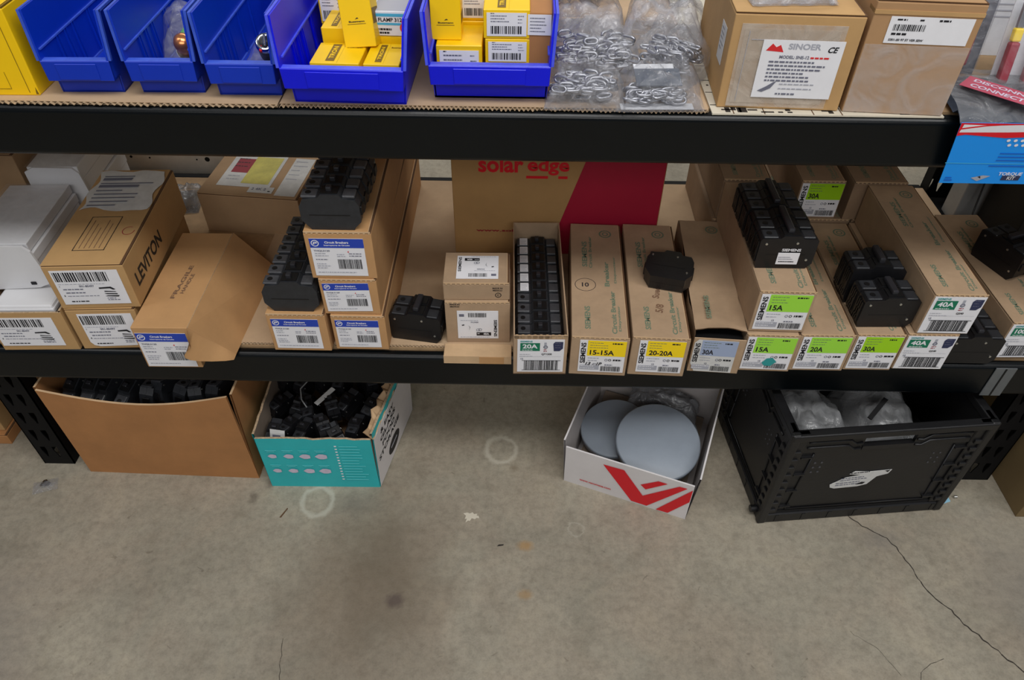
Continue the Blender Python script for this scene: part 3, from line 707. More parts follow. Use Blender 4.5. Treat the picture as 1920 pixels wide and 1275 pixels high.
# --- carton with its lid flap hanging open
def flap_carton():
    w, d, h = 0.088, 0.246, 0.086
    t = thing('breaker_carton', 'long carton with its lid folded over the side and a torn blue banded label', 'carton', (-0.5455, 0.818, ZB), 0.6)
    b = MB(); b.box(-w/2, w/2, 0, d, 0, h, 'card_orange', bev=0.0012)
    b.text('FRAGILE', 0.0, d*0.45, 0.007, 'faint_print', TOP(0, 0, h+0.0003), rot=86, w=0.085); b.text('HANDLE', 0.010, d*0.43, 0.006, 'faint_print', TOP(0, 0, h+0.0003), rot=86, w=0.05)
    b.build('body', t)
    label(t, FRONT(-w/2+0.003, 0.003, -0.0004), 0.078, 0.072, lab_ge(), seed=36)
    b = MB()
    A = (w/2, 0.0, h+0.001); B = (w/2+0.002, d, h+0.001); C = (w/2+0.058, d+0.008, 0.004); Dq = (w/2+0.046, 0.028, 0.003)
    b.slab([A, Dq, C, B], 0.0018, 'card_orange', 'card_edge')
    b.build('side_flap', t)
    b = MB()
    # tuck tongue: curved, bulging forward at the front end
    rows = []
    for i in range(9):
        f = i/8; p0 = Vector(A).lerp(Vector(Dq), f); p1 = p0+Vector((-0.034*math.sin(math.pi*min(1, f*1.1))*0.9, -0.026*math.sin(math.pi*(0.15+0.7*f)), -0.030*(1-f)))
        p1.z = max(p1.z, 0.002)
        rows.append((tuple(p0), tuple((p0+p1)/2+Vector((0.001, -0.004, 0.002))), tuple(p1)))
    vs = [q for r in rows for q in r]
    b.add(vs, [(i*3+j, i*3+j+1, (i+1)*3+j+1, (i+1)*3+j) for i in range(8) for j in range(2)], 'card_orange', I4, True)
    b.add([(x-0.0004, y-0.0014, z) for x, y, z in vs], [(i*3+j, (i+1)*3+j, (i+1)*3+j+1, i*3+j+1) for i in range(8) for j in range(2)], 'card_orange', I4, True)
    b.build('tuck_flap', t)
flap_carton()

# --- three device cartons, lower left
def leviton():
    c = open_carton('device_carton', 'golden carton at the far left of the shelf holding a white cover', 0.122, 0.40, 0.080, (-0.776, 0.853, ZB), 2, card='card_gold', hs=(0.080, 0.084, 0.08, 0.084))
    label(c, FRONT(-0.058, 0.010, -0.0004), 0.100, 0.060, lab_lev(), seed=41)
    c = carton('device_carton', 'golden carton with a curled white barcode label beneath the large stamped carton', 0.108, 0.27, 0.086, (-0.655, 0.859, ZB), 3, card='card_gold')
    label(c, FRONT(-0.038, 0.006, -0.0004), 0.084, 0.070, lab_lev(), seed=42, corners=[(0.16, 0), (1, 0.02), (1, 1), (0, 1), (0, 0.14), (0.05, 0.04)])
    w, d, h = 0.120, 0.268, 0.085
    c = carton('device_carton', 'large golden carton with black lettering on its side and a crumpled sheet on its lid', w, d, h, (-0.650, 0.861, ZB+0.0865), 3.6, card='card_gold')
    label(c, FRONT(-0.051, 0.009, -0.0004), 0.100, 0.066, lab_lev(), seed=43)
    b = MB(into=part(c, 'body')); X = RIGHT(0, 0, w/2+0.0003); b.text('LEVITON', 0.080, 0.037, 0.025, 'dark_print', X, w=0.120)
    b.build('x'); b = MB(into=part(c, 'lid'))
    X2 = TOP(0, 0, h+0.0003); x0, x1, y0, y1 = -0.026, 0.022, 0.035, 0.125; k = 0.0012
    for a in ((x0, x1, y0, y0+k), (x0, x1, y1-k, y1), (x0, x0+k, y0, y1), (x1-k, x1, y0, y1)): b.box(a[0], a[1], a[2], a[3], 0, 0.0001, 'dark_print', X2)
    for i in range(5): b.box(x0+0.008+i*0.0075, x0+0.009+i*0.0075, y0+0.006, y1-0.01-(i % 3)*0.01, 0, 0.0001, 'faint_print', X2)
    n = 22; b.add([(0.043+r*math.cos(5.2*i/n+1.2), 0.085+r*1.15*math.sin(5.2*i/n+1.2), 0.0001) for r in (0.0095, 0.0085) for i in range(n+1)], [(i, i+1, i+2+n, i+1+n) for i in range(n)], 'mag_red', X2)
    b.build('printing', c)
    # crumpled delivery sheet in a sleeve
    b = MB(); nx, ny = 14, 12; vs = []
    for j in range(ny+1):
        for i in range(nx+1):
            x = -0.054+0.108*i/nx+0.004*math.sin(j*0.9); y = 0.142+0.118*j/ny+0.003*math.sin(i*0.8)+(0.006*math.sin(i*0.5) if j == 0 else 0)
            vs.append((x, y, h+0.0012+0.0016*(noise.noise(Vector((x*60, y*60, 1)))+0.6)))
    b.add(vs, [(j*(nx+1)+i, j*(nx+1)+i+1, (j+1)*(nx+1)+i+1, (j+1)*(nx+1)+i) for j in range(ny) for i in range(nx)], 'label_used', I4, True)
    for q in (b,):
        for r in range(9):
            y = 0.152+r*0.011; wv = 0.07 if r % 3 else 0.09
            q.box(-0.045, -0.045+wv*(0.5+0.5*abs(math.sin(r*2.3))), y, y+(0.003 if r not in (5, 7) else 0.008), h+0.0036, h+0.0037, 'ink_grey')
    tag(b.build('delivery_sheet', c), 'crumpled white delivery sheet')
leviton()

# ------------------------------------------------------------------ white wrapped housings
def housing(lab, w, d, h, loc, yaw, steps=5, notch=True):
    t = thing('plastic_housing', lab, 'plastic housing', loc, yaw); b = MB(); st = h/steps
    for i in range(steps):
        ins = 0.0 if i % 2 else 0.003
        b.box(-w/2+ins, w/2-ins+(0.006*(steps-1-i)/steps), 0.004+ins, d, i*st, (i+1)*st-0.0012, 'white_plastic', bev=0.0012)
    b.prism([(-w/2-0.004, 0.006), (-w/2+0.02, 0), (w/2-0.012, 0.003), (w/2+0.010, 0.012), (w/2+0.001, h-0.012), (w/2-0.008, h-0.002), (-w/2+0.012, h), (-w/2-0.004, h-0.008)], 0, 0.004, 'white_plastic', basis((1, 0, 0), (0, 0, 1), (0, -1, 0), (0, 0.004, 0)))
    b.build('cover_stack', t)
    b = MB(); b.box(w/2-0.022, w/2-0.014, -0.0015, 0, 0.010, 0.015, 'ink'); b.build('slot', t)
    b = MB(); nx, ny = 10, 18; vs = []
    for j in range(ny+1):
        for i in range(nx+1):
            x = -w/2-0.001+(w+0.002)*i/nx; y = d*j/ny
            vs.append((x, y, h+0.0012+0.0022*abs(noise.noise(Vector((x*30, y*18, 2))))))
    b.add(vs, [(j*(nx+1)+i, j*(nx+1)+i+1, (j+1)*(nx+1)+i+1, (j+1)*(nx+1)+i) for j in range(ny) for i in range(nx)], 'film_thin', I4, True)
    b.build('shrink_film', t); return t
housing('stack of white plastic covers in shrink film lying on the leftmost golden carton', 0.105, 0.176, 0.085, (-0.806, 0.902, ZB+0.0868), 3)
housing('white film wrapped cover set higher up behind the stack of white covers', 0.084, 0.165, 0.110, (-0.792, 1.090, ZB+0.0868), 3, steps=4)
b = MB(); b.box(-0.048, 0.046, 0.004, 0.38, 0.0, 0.083, 'white_plastic', bev=0.004); b.box(-0.05, 0.048, 0.002, 0.38, 0.070, 0.0785, 'white_plastic', bev=0.002)
o = b.build('device_cover', loc=(-0.776, 0.857, ZB+0.0035), rot=(0, 0, R_(2))); tag(o, 'white plastic cover sitting inside the leftmost golden carton', 'plastic cover')
t = carton('storage_carton', 'dark brown carton at the left edge behind the white covers', 0.24, 0.20, 0.215, (-0.975, 1.10, ZB), 0, card='card_dull')
t = None

# --- flat carton with yellow and red label, rear left
w, d, h = 0.196, 0.165, 0.086
c = carton('storage_carton', 'flat brown carton at the back with a yellow and red printed label on top', w, d, h, (-0.512, 1.183, ZB), -5.5, card='card_dull')
label(c, TOP(-0.072, 0.030, h+0.0003), 0.105, 0.115, [('r', 0.1, 0.42, 0.32, 0.45, 'mag_red'), ('r', 0.42, 0.10, 0.52, 0.85, 'yellow_film'), ('l', 0.1, 0.85, 0.3, 3, 0.12, 'ink'), ('l', 0.1, 0.3, 0.3, 2, 0.1, 'ink_light')], seed=51, base='label_used')
label(c, TOP(-0.004, 0.012, h+0.0010), 0.048, 0.020, [('t', '2 4K 2', 0.4, 0.6, 0.4, 'ink_grey'), ('r', 0.8, 0.2, 0.1, 0.16, 'ink')], seed=52, base='label_used')
label(c, TOP(0.050, 0.008, h+0.0003), 0.040, 0.135, [('l', 0.1, 0.9, 0.7, 5, 0.12, 'ink_light')], seed=53, base='label_used')
# perforated strut on the shelf behind
b = MB(); b.box(0, 0.30, 0, 0.02, 0.0, 0.382, 'plate_light', bev=0.002)
for x, z, r in ((0.245, 0.358, 0.0055), (0.249, 0.371, 0.004), (0.222, 0.357, 0.0018), (0.222, 0.370, 0.0018), (0.12, 0.36, 0.002), (0.08, 0.362, 0.003)):
    b.cyl(r, 0.0006, 'slot_dark', basis((1, 0, 0), (0, 0, 1), (0, -1, 0), (x, 0, z)), n=14)
o = b.build('perforated_plate', loc=(-0.925, 1.425, 0)); tag(o, 'grey perforated steel panel standing on the floor behind the rack', 'metal panel')

# --- red and tan inverter carton
def solar():
    w, h, d = 0.372, 0.30, 0.16; x0 = -0.118
    t = thing('inverter_carton', 'tall tan and crimson carton standing behind the row of breaker cartons', 'carton', (x0+w/2, 1.1275, LIN), 0)
    b = MB(); b.box(-w/2, w/2, 0, d, 0, h, 'card_solar', bev=0.0015)
    b.build('body', t)
    b = MB(into=part(t, 'body')); X = FRONT(-w/2, 0, -0.0003)
    b.prism([(0.262, h-0.002), (0.172, 0.0015), (w-0.0015, 0.0015), (w-0.0015, h-0.002)], 0, 0.0003, 'card_red', X)
    b.text('solar', 0.086, 0.1905, 0.032, 'logo_red', X, w=0.078, z=0.0004); b.text('edge', 0.168, 0.187, 0.034, 'logo_red', X, w=0.072, z=0.0004)
    b.box(0.130, 0.168, 0.1635, 0.1685, 0, 0.0004, 'logo_red', X); b.box(0.186, 0.202, 0.1635, 0.1685, 0, 0.0004, 'logo_red', X)
    b.text('www.solaredge.com', 0.120, 0.052, 0.007, 'mag_red', X, w=0.16, z=0.0004)
    b.build('lettering', t)
solar()

# ------------------------------------------------------------------ breakers
PROF0 = [(-0.030, 0), (0.031, 0), (0.033, 0.004), (0.0425, 0.014), (0.0425, 0.040), (0.038, 0.049), (0.020, 0.052), (0.016, 0.058), (-0.010, 0.058), (-0.014, 0.053), (-0.036, 0.050), (-0.0425, 0.038), (-0.0425, 0.016), (-0.034, 0.005)]
SQ = [(-0.040, 0), (0.035, 0), (0.037, 0.003), (0.0425, 0.009), (0.0425, 0.050), (0.040, 0.0525), (0.020, 0.0535), (0.016, 0.058), (-0.010, 0.058), (-0.014, 0.0535), (-0.040, 0.0525), (-0.0425, 0.050), (-0.0425, 0.010)]
def make_breaker(name, lab, poles, grey=False, tie=True, stick=None, screws=True, paper=False, sq=False, group=None):
    PROF = SQ if sq else PROF0
    t = thing(name, lab, 'circuit breaker', (0, 0, 0), 0, group); bm_ = 'breaker_grey' if grey else 'breaker'
    pw = 0.0248
    for p in range(poles):
        b = MB(); y0 = p*0.0254
        b.prism(PROF, 0, pw*0.5-0.0003, bm_, basis((1, 0, 0), (0, 0, 1), (0, -1, 0), (0, y0+pw*0.5-0.0003, 0)))
        b.prism([(x*0.985, z*0.985+0.0004) for x, z in PROF], 0, pw*0.5-0.0003, bm_, basis((1, 0, 0), (0, 0, 1), (0, -1, 0), (0, y0+pw, 0)))
        # sculpting of the ends and top face
        b.box(-0.0445, -0.038, y0+0.006, y0+0.019, 0.018, 0.032, 'breaker_dark', bev=0.0008, seg=1)
        b.box(0.040, 0.0445, y0+0.005, y0+0.020, 0.022, 0.036, 'breaker_dark', bev=0.0008, seg=1)
        b.box(-0.010, 0.014, y0+0.003, y0+0.022, 0.0575, 0.0596, 'breaker_dark')
        b.box(-0.036, -0.018, y0+0.004, y0+0.021, 0.0525, 0.0535, 'breaker_dark')
        b.box(0.0195, 0.0375, y0+0.0025, y0+0.0225, 0.0505, 0.0552, 'breaker_top' if grey else 'breaker_grey', bev=0.0012, seg=1)
        b.box(-0.0385, -0.0165, y0+0.0025, y0+0.0225, 0.0505, 0.0546, 'breaker_top' if grey else 'breaker_grey', bev=0.0012, seg=1)
        b.cyl(0.0042, 0.0012, 'breaker_dark', T(-0.029, y0+0.0125, 0.0541), n=12)
        b.box(-0.030, 0.028, y0-0.0003, y0+0.001, 0.024, 0.0255, 'breaker_dark')
        if sq:
            for k in range(4): b.box(-0.0445, -0.0415, y0+0.003+k*0.0052, y0+0.0056+k*0.0052, 0.010, 0.046, 'breaker_dark')
        pole = b.build('pole', t)
        if not tie or poles == 1:
            b = MB(); b.box(-0.003, 0.005, y0+0.008, y0+0.017, 0.058, 0.0655, 'toggle', bev=0.0015); b.build('toggle', pole)
    if tie and poles > 1:
        b = MB(); b.box(-0.004, 0.006, 0.006, (poles-1)*0.0254+0.019, 0.0585, 0.0665, 'toggle', bev=0.0025); b.build('toggle', t)
    if screws:
        b = MB()
        for x, z in ((-0.033, 0.044), (0.012, 0.046), (0.032, 0.016)):
            b.cyl(0.0019, 0.0008, 'screw', basis((1, 0, 0), (0, 0, 1), (0, -1, 0), (x, 0, z)), n=10)
        b.build('rivet', t)
    if stick:
        label(t, FRONT(-0.012, 0.008, -0.0006), 0.032, 0.021, [('l', 0.05, 0.6, 0.7, 2, 0.16, 'ink_grey', 0.05), ('l', 0.1, 0.2, 0.8, 1, 0.16, 'ink', 0.09)], seed=61)
        b = MB(); b.text('SIEMENS', 0.006, 0.034, 0.005, 'label', FRONT(0, 0, -0.0007), w=0.028); b.build('lettering', t)
    if paper:
        label(t, TOP(-0.033, 0.002, 0.0553), 0.0155, 0.0205, [('l', 0.1, 0.7, 0.8, 4, 0.2, 'ink_light', 0.06)], seed=62)
    return t
proto = {}
def put_breaker(key, lab, loc, rot, group=None, **kw):
    if isinstance(rot, (int, float)): rot = (0, 0, R_(rot))
    if key not in proto:
        t = make_breaker('circuit_breaker', lab, group=group, **kw); proto[key] = t
    else:
        t = copy_tree(proto[key]); t['label'] = lab
        if group: t['group'] = group
        elif 'group' in t: del t['group']
    t.location = loc; t.rotation_euler = rot; return t
rnd = random.Random(11)
# row leaning back on the lone blue banded carton
zt = LIN+0.0795
nm = ['front', 'second', 'third', 'fourth', 'fifth', 'sixth', 'rearmost']
for i in range(7):
    put_breaker('g1', 'black two pole breaker, %s in the row on the lone blue banded carton' % nm[i] if i else 'black single breaker at the front of the row on the lone blue banded carton',
                (-0.3500+0.0010*i, 0.864+i*0.0262, zt), (0, 0, R_(rnd.uniform(-1, 1))), group='breakers in a row on the lone carton', poles=1, grey=True, screws=False).__setitem__('label', 'black breaker, %s of the row on the lone blue banded carton' % (nm[i]+' one' if i else 'front one'))
zt = LIN+0.2295
for i in range(5):
    o = put_breaker('g1', '', (-0.2660+0.0008*i, 0.873+i*0.0262, zt), (0, 0, R_(rnd.uniform(-1.5, 1.5))), group='breakers in a row on the tall stack')
    o['label'] = 'grey black breaker, %s of the row topping the stack of three' % ('front one' if i == 0 else nm[i]+' one' if i < 4 else 'last one')
# breakers in the open 20A carton
for i in range(11):
    key = 'ob' if i < 5 else 'obp'; y = 0.8155+0.0035+i*0.0254
    yy = math.radians(1.0)
    loc = (0.037-math.sin(yy)*(y-0.813), y, LIN+0.0035)
    o = put_breaker(key, '', loc, (0, 0, R_(1.0)), group='breakers inside the open 20A carton', poles=1, grey=True, screws=False, paper=(i >= 5), tie=False)
    o.scale = (0.90, 0.97, 1.0)
    nn = ['first', 'second', 'third', 'fourth', 'fifth', 'sixth', 'seventh', 'eighth', 'ninth', 'tenth', 'last'][i]
    o['label'] = 'upright breaker in the open 20A carton, %s from its label end%s' % (nn, ', white sticker on top' if i >= 5 else '')
# two three pole units on the raised 15A carton
put_breaker('tp', 'front three pole black breaker with white sticker on the raised 15A carton', (0.398, 0.888, LIN+0.1615), (0, 0, R_(0)), poles=3, stick=True, sq=True)
put_breaker('tp2', 'rear three pole black breaker on the raised 15A carton', (0.396, 0.9665, LIN+0.1615), (0, 0, R_(0.6)), poles=3, screws=False, sq=True)
# on the lime 30A carton
put_breaker('tp3', 'two pole black breaker in front, on the lime 30A carton', (0.5660, 0.851, LIN+0.0785), (0, 0, R_(1.5)), poles=2, sq=True)
o = put_breaker('tp3b', 'taller two pole black breaker behind another, on the lime 30A carton', (0.5610, 0.9085, LIN+0.0785), (0, 0, R_(0.5)), poles=2, screws=False, sq=True); o.scale = (0.97, 1, 1.25)
# on the liner right of the tall stack
put_breaker('tp3', 'two pole black breaker lying alone on the liner right of the tall stack', (-0.166, 0.884, LIN), (0, 0, R_(-9)))
# between the 40A and 100A cartons
put_breaker('tp4', 'three pole black breaker standing between the lower 40A and 100A cartons', (0.7295, 0.853, LIN), (0, 0, R_(0)), poles=3, sq=True)
put_breaker('tp3', 'two pole black breaker perched crookedly on the 100A carton', (0.800, 1.005, LIN+0.0785), (0, 0, R_(-68)))
# single one lying flat over the yellow labelled cartons
put_breaker('flat', 'single black breaker lying flat across the 20-20A carton', (0.243, 0.985, LIN+0.0827+0.003), (R_(-90), 0, R_(-12)), poles=1, tie=False)
proto['flat'].rotation_euler = (R_(-90), 0, 0)
_m = Matrix.Translation((0.239, 0.925, LIN+0.0835+0.0252)) @ Matrix.Rotation(R_(-14), 4, 'Z') @ Matrix.Rotation(R_(-90), 4, 'X')
proto['flat'].matrix_world = _m; proto['flat'].scale = (0.90, 1, 1.28)

# ------------------------------------------------------------------ blue bins
def bin_(lab, wb, H, L, loc, yaw, m, flare, lipz=(0.022, 0.047), lf=0.017, group=None):
    t = thing('storage_bin', lab, 'storage bin', loc, yaw, 'blue shelf bins on the upper shelf'); th = 0.0025; w = wb; e2 = 'bin_edge' if m == 'bin_blue' else 'bin_edge_v'
    def warp(b):
        for v in b.bm.verts: v.co.x *= 1+flare*max(0.0, v.co.z)/H
    b = MB(); z0, z1 = lipz
    prof = [(0, 0), (L, 0), (L, H), (-0.010, H), (-lf, z1), (-lf, z0), (0, z0)]
    for sx in (-1, 1):
        X = basis((0, 1, 0), (0, 0, 1), (1, 0, 0), (sx*w/2-(th if sx > 0 else 0), 0, 0)); b.prism(prof, 0, th, m, X)
        xo = (w/2-0.0005, w/2+0.003) if sx > 0 else (-w/2-0.003, -w/2+0.0005)
        b.box(xo[0], xo[1], -0.010, L, H-0.003, H, e2)                       # rim
        e = basis((1, 0, 0), (0, 0, 1), (0, -1, 0), (0, 0, 0))
        # rim down the slanted front edge
        xa, xb = xo
        b.add([(xa, -0.010, H), (xb, -0.010, H), (xb, -lf, z1), (xa, -lf, z1), (xa, -0.006, H), (xb, -0.006, H), (xb, -lf+0.004, z1), (xa, -lf+0.004, z1)],
              [(0, 1, 2, 3), (7, 6, 5, 4), (1, 5, 6, 2), (0, 3, 7, 4)], e2)
        # inside rib ledge and divider ribs
        xi = (w/2-th-0.0022, w/2-th) if sx > 0 else (-w/2+th, -w/2+th+0.0022)
        b.box(xi[0], xi[1], -0.012, L-th, H*0.56, H*0.56+0.0018, e2)
        b.box(xi[0], xi[1], 0.002, L-th, th, th+0.0022, e2)
        for k, yy in enumerate((0.030, 0.036, 0.052, 0.058, 0.074, 0.080, 0.12, 0.126, 0.17, 0.176)): b.box(xi[0], xi[1], yy, yy+0.0016, th, H*0.56, m)
    b.box(-w/2, w/2, 0, L, 0, th, m); b.box(-w/2, w/2, L-th, L, 0, H, m)
    warp(b); b.build('shell', t)
    b = MB()
    b.box(-w/2+0.001, w/2-0.001, 0, th, 0, z0+0.002, m)                         # recessed front wall
    b.box(-w/2, w/2, -lf, 0.001, z0, z0+th, m)                                  # underside of the lip
    b.box(-w/2, w/2, -lf-0.001, -lf+th, z0, z1, m, bev=0.0008, seg=1)           # lip face
    b.box(-w/2, w/2, -lf, -lf+0.0095, z1-0.0015, z1+0.0008, e2, bev=0.0006, seg=1)
    ix = w*0.30
    b.box(-ix, ix, -lf-0.0022, -lf-0.0008, z0+0.002, z1-0.003, m, bev=0.0006, seg=1)   # card holder panel
    warp(b); b.build('front_lip', t)
    return t
L1 = 0.28
gB = 'blue shelf bins on the upper shelf'
bin_('narrow blue shelf bin standing empty beside the yellow boxes', 0.078, 0.104, L1, (-0.5375, 0.882, LINA), 1.5, 'bin_blue', 0.13)
bin_('narrow blue shelf bin with a clear bag of copper parts inside', 0.078, 0.104, L1, (-0.4365, 0.884, LINA), 1.0, 'bin_blue', 0.13)
bin_('narrow blue shelf bin holding a chrome switch and a green strip', 0.078, 0.104, L1, (-0.3385, 0.880, LINA), 0.5, 'bin_blue', 0.13)
bin_('wide blue shelf bin crammed with yellow boxes and one leaning upright', 0.138, 0.108, L1, (-0.2100, 0.862, LINA), -1.5, 'bin_violet', 0.13, lipz=(0.027, 0.052), lf=0.022)
bin_('wide blue shelf bin holding neatly stacked yellow boxes and a brown carton', 0.140, 0.108, L1, (-0.0375, 0.881, LINA), 0, 'bin_violet', 0.10, lipz=(0.026, 0.050), lf=0.021)

# contents of the narrow bins
def bag(name, lab, cx, cy, z, w, d, h, rz, seed, m='film_clear', cat='plastic bag', tilt=0, nx=22, ny=18, crumple=0.35, thin=0.002):
    rnd = random.Random(seed); b = MB(); vs = []; vb = []
    for j in range(ny+1):
        for i in range(nx+1):
            u = 2*i/nx-1; v = 2*j/ny-1
            k = max(0, (1-u**4))*max(0, (1-v**4))
            n1 = noise.noise(Vector((u*2.2+seed, v*2.2, seed*1.7))); n2 = noise.noise(Vector((u*6+seed, v*5, 4.0)))
            x = w/2*u*(1+0.05*n1); y = d/2*v*(1+0.05*noise.noise(Vector((v*3, u*2+seed, 9))))
            z1 = thin+h*(k**0.6)*(0.8+crumple*n1+crumple*0.6*n2); vs.append((x, y, max(z1, thin*0.6))); vb.append((x, y, 0))
    q = [(j*(nx+1)+i, j*(nx+1)+i+1, (j+1)*(nx+1)+i+1, (j+1)*(nx+1)+i) for j in range(ny) for i in range(nx)]
    b.add(vs, q, m, I4, True); b.add(vb, [f[::-1] for f in q], m, I4, True)
    o = b.build(name, loc=(cx, cy, z), rot=(R_(tilt), 0, R_(rz))); return tag(o, lab, cat)
bag('plastic_bag', 'clear bag draped over the edge of the second narrow blue bin', -0.441, 0.975, LINA+0.020, 0.066, 0.15, 0.03, 14, 3, m='film_clear', tilt=22)
def lamp_bits():
    t = thing('copper_cap', 'shiny copper cap in the bag inside the second narrow bin', 'copper fitting', (-0.4290, 0.934, LINA+0.040), (R_(40), 0, R_(10)))
    b = MB(); b.lathe([(0.0, 0.016), (0.006, 0.0155), (0.010, 0.012), (0.012, 0.006), (0.012, -0.012), (0.0, -0.012)], 'copper'); b.build('cap', t)
    b = MB(); b.lathe([(0.013, -0.012), (0.0145, -0.011), (0.0145, -0.018), (0.0, -0.018)], 'chrome'); b.build('collar', t)
    t = thing('push_switch', 'round chrome push switch with red tip in the third narrow bin', 'switch', (-0.3220, 0.928, LINA+0.042), (R_(40), 0, R_(10)))
    b = MB(); b.lathe([(0.0, 0.010), (0.006, 0.010), (0.0075, 0.012), (0.0105, 0.011), (0.012, 0.006), (0.012, -0.018), (0, -0.018)], 'breaker_grey'); b.build('barrel', t)
    b = MB(); b.lathe([(0.0078, 0.0122), (0.0105, 0.0135), (0.0125, 0.010), (0.0128, 0.006)], 'chrome'); b.box(-0.0016, 0.0016, -0.006, 0.008, 0.010, 0.016, 'chrome', bev=0.0006, seg=1); b.build('bezel', t)
    b = MB(); b.box(-0.008, -0.004, -0.012, -0.004, 0.006, 0.012, 'logo_red', bev=0.001, seg=1); b.build('red_tip', t)
    b = MB(); b.box(-0.009, 0.009, 0, 0.15, 0, 0.006, 'green_plastic', bev=0.002); o = b.build('green_strip', loc=(-0.3085, 0.915, LINA+0.012), rot=(R_(12), 0, R_(-1))); tag(o, 'bright green plastic strip leaning in the third narrow bin', 'plastic strip')
    b = MB(); b.box(-0.02, 0.02, 0, 0.05, 0, 0.004, 'green_plastic', bev=0.0015); o = b.build('green_card', loc=(-0.436, 0.985, LINA+0.030), rot=(R_(18), 0, R_(-10))); tag(o, 'green card showing through the clear bag in the second bin', 'card')
    bag('plastic_bag', 'small clear bag lying on the floor of the third narrow bin', -0.335, 0.965, LINA+0.004, 0.060, 0.12, 0.022, 4, 8, m='film_clear')
lamp_bits()
bag('plastic_bag', 'small grey film bag lying near the back of the lower shelf', -0.685, 1.29, ZB+0.0003, 0.06, 0.09, 0.03, 10, 77, m='film_grey')

# yellow fuse boxes
def fuse_box(lab, w, d, h, loc, rot=0, front=None, top=None, seed=1, side=None, lid_tab=True, card='yellow_box'):
    if isinstance(rot, (int, float)): rot = (0, 0, R_(rot))
    t = thing('fuse_box', lab, 'small box', loc, rot, 'yellow boxes in the wide blue bins'); b = MB()
    b.box(-w/2, w/2, 0, d, 0, h, card, bev=0.0008, seg=1); b.build('body', t)
    if front == 'label': label(t, FRONT(-w*0.43, h*0.10, -0.0004), w*0.86, h*0.80, [('l', 0.1, 0.85, 0.55, 3, 0.12, 'ink_grey', 0.04), ('b', 0.10, 0.10, 0.78, 0.34, 'ink', 20), ('l', 0.78, 0.85, 0.16, 3, 0.14, 'ink_grey', 0.03), ('l', 0.1, 0.96, 0.1, 1, 0.1, 'ink', 0.03)], seed=seed)
    if front == 'logo':
        b = MB(into=part(t, 'body')); X = FRONT(0, 0, -0.0003); b.text('Bussmann', w*0.0, h*0.34, w*0.05, 'ink', X, w=w*0.5); b.box(-w*0.3, w*0.28, h*0.34-0.003, h*0.34-0.0026, 0, 0.0001, 'ink', X); b.prism([(-0.002, h*0.34+0.0025), (0.001, h*0.34+0.0045), (0.003, h*0.34+0.0035)], 0, 0.0001, 'ink', X); b.build('printing', t)
    if top == 'stripe':
        b = MB(into=part(t, 'body')); X = TOP(0, 0, h+0.0003); b.box(-w*0.20, -w*0.02, d*0.10, d*0.92, 0, 0.0001, 'amber_ink', X)
        b.text('TRON', -w*0.11, d*0.5, w*0.10, 'yellow_box', X, rot=90, w=d*0.6, z=0.0003); b.text('Bussmann', w*0.27, d*0.80, w*0.09, 'amber_ink', X, w=w*0.32); b.box(w*0.05, w*0.052, 0, d, 0, 0.0001, 'amber_ink', X); b.build('printing', t)
    if side: b = MB(into=part(t, 'body')); X = RIGHT(0, 0, w/2+0.0003); b.box(d*0.1, d*0.9, h*0.3, h*0.5, 0, 0.0001, 'amber_ink', X); b.build('side_printing', t)
    return t
Z4 = LINA+0.0028
fuse_box('yellow box with dark stripe lying at the front left of the crowded bin', 0.060, 0.060, 0.044, (-0.2255, 0.870, Z4), -2, top='stripe', seed=1)
fuse_box('yellow box with dark stripe lying at the front right of the crowded bin', 0.044, 0.062, 0.044, (-0.1685, 0.868, Z4), -2, top='stripe', seed=2)
fuse_box('yellow box with a white corner sticker in the second row of the crowded bin', 0.040, 0.06, 0.060, (-0.2325, 0.937, Z4), -2, top='stripe')
fuse_box('yellow supporting box beneath the leaning yellow box', 0.026, 0.06, 0.052, (-0.198, 0.936, Z4), -2)
fuse_box('tall yellow box leaning upright in the crowded bin', 0.040, 0.030, 0.088, (-0.200, 0.915, Z4+0.045), (R_(-14), R_(-6), R_(-4)), front='logo', side=True)
c = fuse_box('yellow base box under the white and blue box in the crowded bin', 0.042, 0.06, 0.050, (-0.1655, 0.938, Z4), -2)
t = thing('lamp_box', 'white and blue lamp box with an orange sticker in the crowded bin', 'small box', (-0.163, 0.938, Z4+0.0505), -2)
b = MB(); b.box(-0.0245, 0.0245, 0, 0.07, 0, 0.030, 'paper_white', bev=0.0008, seg=1); b.box(-0.022, 0.022, 0.003, 0.067, 0.030, 0.0304, 'ink_light'); b.build('body', t)
label(t, FRONT(-0.0235, 0.001, -0.0004), 0.047, 0.027, [('r', 0, 0.86, 1, 0.14, 'lab_cyan'), ('t', 'FLAMP 312', 0.48, 0.72, 0.18, 'ink'), ('r', 0.02, 0.48, 0.9, 0.1, 'lab_cyan'), ('l', 0.1, 0.24, 0.55, 2, 0.16, 'ink', 0.09), ('o', 0.86, 0.36, 0.24, 0.24, 'sticker_orange'), ('r', 0.78, 0.2, 0.16, 0.5, 'sticker_orange')], seed=71, name='front_print')
fuse_box('yellow box with a barcode end behind the leaning box', 0.034, 0.06, 0.040, (-0.2500, 1.00, Z4+0.0), -2, front='label', seed=4)
fuse_box('yellow box set on another at the back left of the crowded bin', 0.034, 0.06, 0.040, (-0.2500, 1.00, Z4+0.0405), -2, front='label', seed=4)
fuse_box('yellow box tilted edge up behind the white lamp box', 0.046, 0.06, 0.086, (-0.1975, 1.01, Z4), -8, top='stripe', side=True)
fuse_box('yellow box at the back right of the crowded bin', 0.036, 0.05, 0.090, (-0.1580, 1.01, Z4), -2)
Z5 = LINA+0.0028
fuse_box('yellow box with barcode label in the front left of the neat bin', 0.056, 0.065, 0.058, (-0.076, 0.893, Z5), 0, front='label', seed=5)
